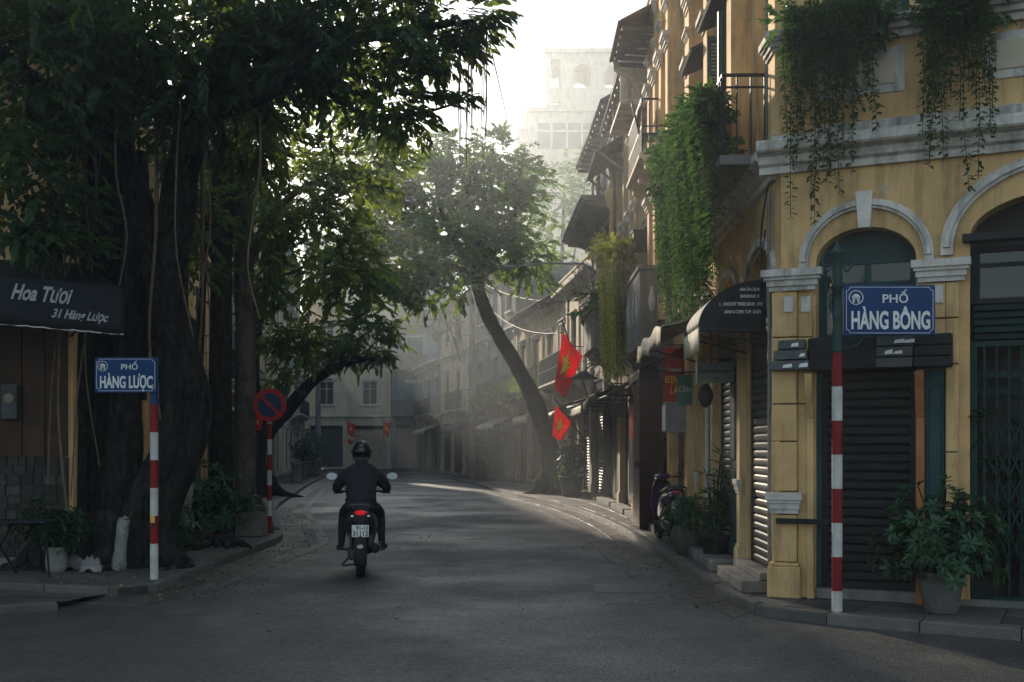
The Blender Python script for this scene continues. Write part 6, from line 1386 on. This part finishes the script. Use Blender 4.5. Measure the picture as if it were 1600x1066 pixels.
# ================================================================== scooters and rider
def loft(m, rings, n=16, mi=0, axis='z'):
    """rings of (cx,cy,cz,rx,ry): closed body through elliptical sections; axis z: horizontal rings, axis y: upright rings"""
    vs = []
    for cx, cy_, cz, rx, ry in rings:
        for k in range(n):
            a = 2*math.pi*k/n; c, s_ = math.cos(a), math.sin(a)
            vs.append((cx+rx*c, cy_+ry*s_, cz) if axis == 'z' else (cx+rx*c, cy_, cz+ry*s_))
    fs = [(i*n+k, i*n+(k+1) % n, (i+1)*n+(k+1) % n, (i+1)*n+k) for i in range(len(rings)-1) for k in range(n)]
    m.add(vs, fs, mi, True); m.add(vs[:n], [tuple(range(n))[::-1]], mi, True); m.add(vs[-n:], [tuple(range(n))], mi, True)
def wheel(t, y, mat='tyre', r=.285):
    m = MB(); n = 36; prof = [(.20,-.035),(.235,-.052),(.265,-.05),(.28,-.03),(.285,0),(.28,.03),(.265,.05),(.235,.052),(.20,.035)]; vs = []
    for k in range(n):
        a = 2*math.pi*k/n
        for rr_, x in prof: vs.append((x, y+rr_*math.cos(a), r+rr_*math.sin(a)))
    q = len(prof); m.add(vs, [(k*q+j, ((k+1) % n)*q+j, ((k+1) % n)*q+(j+1) % q, k*q+(j+1) % q) for k in range(n) for j in range(q)], 0, True)
    tr = m.build('wheel', mat, t)
    m = MB()
    for k in range(5):
        a = 2*math.pi*k/5; m.bar((0, y, r), (0, y+.205*math.cos(a), r+.205*math.sin(a)), .03, .02, up=(1,0,0))
    m.tube([(-.06,y,r),(.06,y,r)], .035, 12); m.arcband  # hub
    m.build('rim', 'scooter_grey', tr)
def scooter(name, label, loc, rz, body, plate=None, tail=True):
    t = thing(name, label, 'scooter', loc, rz)
    wheel(t, -.62); wheel(t, .62)
    m = MB(); loft(m, [(0,-.80,.72,.09,.06),(0,-.77,.68,.15,.12),(0,-.66,.65,.19,.165),(0,-.5,.62,.20,.20),(0,-.3,.58,.19,.22),(0,-.1,.50,.17,.18),(0,.02,.42,.14,.12)], 20, axis='y'); m.build('rear_body', body, t)
    m = MB(); loft(m, [(0,-.70,.80,.09,.03),(0,-.6,.815,.13,.05),(0,-.35,.80,.145,.055),(0,-.05,.765,.125,.05),(0,.12,.735,.08,.04)], 16, axis='y'); m.build('seat', 'plastic_dark', t)
    m = MB(); m.tube(cr([(-.15,-.5,.80,0),(-.15,-.72,.83,0),(-.10,-.80,.865,0),(0,-.82,.87,0),(.10,-.80,.865,0),(.15,-.72,.83,0),(.15,-.5,.80,0)], 5), .014, 8); m.build('grab_rail', 'scooter_grey', t)
    m = MB(); loft(m, [(0,-.835,.775,.045,.02),(0,-.81,.775,.06,.028),(0,-.78,.775,.07,.033)], 14, axis='y'); m.build('tail_light', 'tail_red' if tail else 'sign_red', t)
    for s_ in (-1, 1):
        m = MB(); m.lathe([(.0,-.02),(.022,-.012),(.026,0),(.02,.015)], (s_*.095,-.80,.735), 12); m.build('turn_signal', 'chrome', t)
    m = MB(); m.box(-.035,-.825,.695,.035,-.812,.715); m.build('reflector', 'sign_red', t, .003)
    # mudguard, plate
    m = MB()
    def mg(u, v):
        a = lerp(R(100), R(205), v); x = lerp(-.075,.075,u); rr_ = .325-.03*abs(u-.5)*2; return (x, -.62+rr_*math.cos(a)*1.02, .30+rr_*math.sin(a)*1.05)
    m.grid(mg, 6, 16); m.build('mudguard', 'plastic_dark', t, solid=.012)
    m = MB(); m.lathe([(.002,-.02),(.03,-.012),(.034,0)], (0,0,0), 14); o = m.build('rear_reflector', 'chrome', t); o.location = (0,-.985,.395); o.rotation_euler = (R(90),0,0); o.scale = (1.1,.7,1)
    m = MB(); m.box(-.03,-.86,.5,.03,-.80,.72); m.build('plate_bracket', 'plastic_dark', t)
    m = MB(); m.box(-.098,-.885,.498,.098,-.876,.638); pb = m.build('number_plate', 'sign_white', t, .003)
    if plate:
        text(plate[0], .072, 'cable', pb, face_y(.02,-.887,.602), 'lettering', .001, .02, 0, .82); text(plate[1], .084, 'cable', pb, face_y(0,-.887,.535), 'lettering', .001, .02, 0, .86)
    # engine, swing arm, exhaust, shock, stand
    m = MB(); loft(m, [(-.10,-.72,.285,.03,.05),(-.11,-.62,.285,.045,.085),(-.11,-.4,.30,.05,.10),(-.09,-.2,.33,.06,.09),(-.06,-.05,.35,.05,.06)], 14, axis='y'); m.build('engine_case', 'scooter_grey', t)
    m = MB(); loft(m, [(.17,-.86,.36,.03,.03),(.17,-.84,.36,.055,.055),(.165,-.6,.345,.062,.062),(.155,-.42,.33,.05,.05),(.13,-.25,.28,.02,.02),(.08,-.05,.24,.018,.018)], 14, axis='y'); ex = m.build('exhaust', 'plastic_dark', t)
    m = MB(); loft(m, [(.17,-.864,.36,.025,.025),(.17,-.85,.36,.027,.027)], 12, axis='y'); m.build('exhaust_tip', 'cable', ex)
    m = MB(); m.prism([(-.75,.32),(-.5,.29),(-.45,.38),(-.6,.43),(-.74,.42)], 'x', .228, .238); m.build('heat_shield', 'scooter_grey', ex, .004)
    for s_ in (-1, 1):
        m = MB(); m.tube([(s_*.115,-.66,.36),(s_*.12,-.55,.66)], .022, 8); m.build('shock_absorber', 'scooter_grey', t)
    m = MB(); m.tube([(-.14,-.35,.22),(-.22,-.45,.14),(-.20,-.52,.13),(-.05,-.55,.15)], .012, 6); m.build('centre_stand', 'dark_steel', t)
    for s_ in (-1, 1):
        m = MB(); m.tube([(s_*.12,-.28,.30),(s_*.29,-.27,.31)], .016, 8); m.build('footpeg', 'plastic_dark', t)
    # floor board, front shield, fork, front mudguard
    m = MB(); loft(m, [(0,-.08,.30,.17,.045),(0,.1,.28,.18,.035),(0,.3,.28,.16,.04),(0,.36,.36,.14,.05)], 14, axis='y'); m.build('floor_board', 'plastic_dark', t)
    m = MB()
    def fs_(u, v):
        a = (u-.5)*2; wv = interp(v, [(0,.13),(.4,.20),(.8,.17),(1,.10)]); return (a*wv, lerp(.30,.44,v**1.4)+.06*(1-a*a)*1.0+.0, lerp(.30,.92,v))
    m.grid(fs_, 12, 14); m.build('front_shield', body, t, solid=.02)
    m = MB(); m.tube([(0,.40,.94),(0,.47,.72),(0,.56,.45)], .03, 10); m.build('steering_column', 'dark_steel', t)
    for s_ in (-1, 1): m = MB(); m.tube([(s_*.075,.54,.56),(s_*.075,.62,.285)], .02, 8); m.build('fork_leg', 'scooter_grey', t)
    m = MB(); m.grid(lambda u, v: (lerp(-.07,.07,u), .62+.315*math.cos(lerp(R(20),R(150),v)), .285+.315*math.sin(lerp(R(20),R(150),v))), 5, 14); m.build('front_mudguard', body, t, solid=.012)
    m = MB(); loft(m, [(0,.30,.97,.10,.03),(0,.36,.99,.13,.055),(0,.45,.98,.12,.07),(0,.52,.95,.08,.06),(0,.55,.93,.03,.03)], 16, axis='y'); m.build('handlebar_cowl', body, t)
    m = MB(); loft(m, [(0,.535,.93,.07,.05),(0,.56,.925,.05,.035)], 14, axis='y'); m.build('headlight', 'chrome', t)
    m = MB(); m.tube(cr([(-.345,.33,.975,0),(-.2,.36,.985,0),(0,.41,.985,0),(.2,.36,.985,0),(.345,.33,.975,0)], 6), .013, 8); hb = m.build('handlebar', 'dark_steel', t)
    for s_ in (-1, 1):
        m = MB(); m.tube([(s_*.235,.353,.983),(s_*.35,.328,.974)], .018, 10); m.build('grip', 'plastic_dark', t)
        m = MB(); m.tube([(s_*.22,.385,.985),(s_*.30,.405,.965),(s_*.365,.38,.955)], .008, 6); m.build('brake_lever', 'chrome', t)
        m = MB(); m.tube([(s_*.20,.37,1.0),(s_*.27,.37,1.09),(s_*.36,.365,1.15)], .007, 6); mr_ = m.build('mirror_stem', 'dark_steel', t)
        m = MB(); m.lathe([(.005,-.03),(.04,-.02),(.055,0),(.057,.012),(.05,.014)], (0,0,0), 20); hd = m.build('mirror', 'plastic_dark', t); hd.location = (s_*.385,.36,1.175); hd.rotation_euler = (R(80), 0, R(-10*s_)); hd.scale = (1.35,.9,1)
        m = MB(); m.lathe([(.051,.0145),(.051,.017)], (0,0,0), 20); m.build('mirror_glass', 'mirror_glass', hd)
    return t
RP = Vector((-1.87, 13.55+.62, .004)); RZ = R(6.5)
scooter('scooter', 'black scooter ridden away down the middle of the street', RP, RZ, 'scooter_black', ('91-13', '31113'))
pp = scooter('scooter', 'violet scooter parked half hidden behind the round pot', (2.38, 17.5, KH), R(3), 'scooter_violet', None, False)

def remesh(o, vox, it=6, keep=None):
    md = o.modifiers.new('r', 'REMESH'); md.mode = 'VOXEL'; md.voxel_size = vox; md.use_smooth_shade = True
    sm = o.modifiers.new('s', 'SMOOTH'); sm.factor = .5; sm.iterations = it
    me = eval_mesh(o); mats = list(o.data.materials)
    o.modifiers.clear(); o.data = me; me.materials.clear()
    for q in mats: me.materials.append(q)
    me.polygons.foreach_set('use_smooth', [True]*len(me.polygons)); return me
rider = thing('person', 'rider in a dark jacket, dark trousers and black helmet on the scooter', 'person', RP, RZ)
def limb2(m, pts, n=14, flat=1.0):
    q = cr(pts, 5); m.tube(q, [p[3] for p in q], n, flat=flat)
m = MB()
loft(m, [(0,-.30,.74,.12,.10),(0,-.31,.80,.165,.135),(0,-.31,.88,.165,.13),(0,-.29,.98,.150,.115),(0,-.25,1.08,.158,.115),(0,-.20,1.18,.172,.118),(0,-.17,1.25,.165,.105),(0,-.155,1.30,.11,.08),(0,-.135,1.37,.06,.06),(0,-.12,1.42,.055,.057)], 20)
loft(m, [(0,-.12,1.40,.055,.058),(0,-.09,1.44,.066,.08),(0,-.085,1.49,.076,.095),(0,-.09,1.54,.078,.098),(0,-.10,1.58,.066,.085),(0,-.105,1.61,.035,.05)], 20)
m.tube([(0,.0,1.48),(0,.03,1.475)], [.016,.008], 8); m.tube([(0,-.02,1.455),(0,.01,1.45)], [.03,.018], 8)       # nose, lips
for s_ in (-1, 1):
    m.tube([(s_*.072,-.1,1.50),(s_*.088,-.115,1.50)], [.02,.012], 8)
    limb2(m, [(s_*.09,-.30,.80,.10),(s_*.15,-.12,.79,.088),(s_*.215,.12,.73,.07),(s_*.225,.17,.70,.062)]); limb2(m, [(s_*.222,.15,.70,.066),(s_*.235,.09,.58,.060),(s_*.245,.04,.44,.047),(s_*.25,.02,.34,.04)])
    limb2(m, [(s_*.25,-.02,.325,.04),(s_*.265,.06,.315,.045),(s_*.285,.15,.30,.042),(s_*.295,.21,.295,.03)], 14, .8)
    limb2(m, [(s_*.12,-.17,1.21,.05),(s_*.185,-.155,1.195,.055),(s_*.255,-.07,1.12,.047),(s_*.30,.02,1.062,.042)]); limb2(m, [(s_*.30,.02,1.062,.042),(s_*.305,.14,1.03,.038),(s_*.30,.26,1.0,.03)])
    limb2(m, [(s_*.30,.26,1.0,.028),(s_*.298,.30,.998,.036),(s_*.296,.335,1.0,.036)], 12, .7)
    for j, (dx, L) in enumerate(((-.032,.9),(-.011,1.0),(.011,.97),(.032,.82))):
        x = s_*.297+dx; limb2(m, [(x,.325,1.006,.0095),(x,.352,1.010,.0092),(x,.372*1,.992,.0088),(x,.365,.968,.008),(x,.348,.958,.007)], 8)
    limb2(m, [(s_*.262,.30,.99,.012),(s_*.252,.325,.972,.0105),(s_*.256,.348,.962,.009)], 8)
body = m.build('body', 'trousers', rider); body.data.materials.clear()
for q in ('trousers', 'skin', 'shoe'): body.data.materials.append(MT[q])
me = remesh(body, .0075, 4); mi = []
for p in me.polygons:
    c = p.center
    mi.append(2 if c.z < .352 and abs(c.x) > .2 else (1 if (c.z > 1.36 and abs(c.x) < .12) or (c.y > .235 and c.z > .92) else 0))
me.polygons.foreach_set('material_index', mi)
for s_ in (-1, 1):
    m = MB(); m.lathe([(.002,-.011),(.009,-.006),(.011,0),(.009,.006),(.002,.011)], (s_*.03,-.002,1.505), 10); m.build('eye', 'sign_white', rider)
m = MB()
loft(m, [(0,-.31,.845,.185,.15),(0,-.312,.87,.192,.155),(0,-.308,.92,.186,.15),(0,-.295,.98,.180,.142),(0,-.25,1.08,.192,.142),(0,-.20,1.18,.205,.142),(0,-.17,1.25,.215,.132),(0,-.16,1.29,.19,.118),(0,-.155,1.325,.135,.10),(0,-.145,1.35,.085,.08),(0,-.14,1.375,.072,.072)], 22)
for s_ in (-1, 1):
    limb2(m, [(s_*.12,-.17,1.20,.07),(s_*.185,-.155,1.195,.082),(s_*.25,-.08,1.12,.073),(s_*.30,.02,1.065,.063),(s_*.308,.10,1.035,.060),(s_*.305,.20,1.012,.050),(s_*.302,.235,1.005,.046)])
jk = m.build('jacket', 'jacket', rider); me = remesh(jk, .012, 14)
for v in me.vertices:
    c = v.co; q = Vector((c.x*9, c.y*9, c.z*22)); f = .010*noise.noise(q)+.006*noise.noise(q*2.3); f += .006*math.sin(c.z*70+3*noise.noise(c*6))*max(0, 1-abs(c.z-.92)/.12); v.co = c+v.normal*f
me.update()
m = MB(); loft(m, [(0,-.12,1.372,.076,.076),(0,-.118,1.395,.07,.072),(0,-.115,1.40,.062,.064)], 20); m.build('collar', 'jacket', rider)
m = MB(); pr = []
for k in range(9):
    a = k/8*math.pi/2; pr.append((math.cos(a), math.sin(a)))
loft(m, [(0,-.10,1.425,.100,.112),(0,-.098,1.435,.108,.122),(0,-.095,1.468,.118,.134)]+[(0,-.095-.012*s2,1.468+.165*s2,.119*max(c2,.02),.136*max(c2,.02)) for c2, s2 in pr], 28); hl = m.build('helmet', 'helmet_black', rider)
m = MB(); loft(m, [(0,-.099,1.418,.102,.115),(0,-.099,1.424,.110,.124),(0,-.098,1.432,.111,.125),(0,-.097,1.437,.108,.122)], 28); m.build('helmet_rim', 'plastic_dark', hl)
for zz, w_ in ((1.565,.05), (1.515,.035)):
    m = MB(); m.grid(lambda u, v: ((u-.5)*w_, -.095-.012*.6-.138*math.sqrt(max(0, 1-((zz+v*.012-1.468)/.168)**2))+.004*((u-.5)*2)**2, zz+v*.012), 4, 2); m.build('helmet_sticker', 'grey_pipe', hl)
for s_ in (-1, 1):
    m = MB(); m.tube(cr([(s_*.112,-.09,1.47,0),(s_*.098,-.07,1.41,0),(s_*.05,-.03,1.385,0),(0,-.02,1.383,0)], 5), .007, 6); m.build('chin_strap', 'plastic_dark', hl)
    m = MB(); m.lathe([(.016,0),(.016,.012)], (0,0,0), 12); o = m.build('visor_hinge', 'plastic_dark', hl); o.location = (s_*.118,-.07,1.50); o.rotation_euler = (0, R(90*s_), 0)

bpy.data.scenes.remove(SCRATCH)

# ================================================================== morning haze
HZ = .0027
m = MB(); m.box(-60, -6, -1, 60, 125, 39.5)
hz = m.build('haze', 'mortar'); hz.data.materials.clear()
hm = bpy.data.materials.new('haze'); hm.use_nodes = True; hn = hm.node_tree; hn.nodes.clear()
pv = hn.nodes.new('ShaderNodeVolumePrincipled'); pv.inputs['Color'].default_value = (.86,.93,1,1); pv.inputs['Density'].default_value = HZ; pv.inputs['Anisotropy'].default_value = .65
ho = hn.nodes.new('ShaderNodeOutputMaterial'); hn.links.new(pv.outputs[0], ho.inputs['Volume'])
hz.data.materials.append(hm); tag(hz, 'thin morning haze filling the whole street', 'haze', kind='stuff')
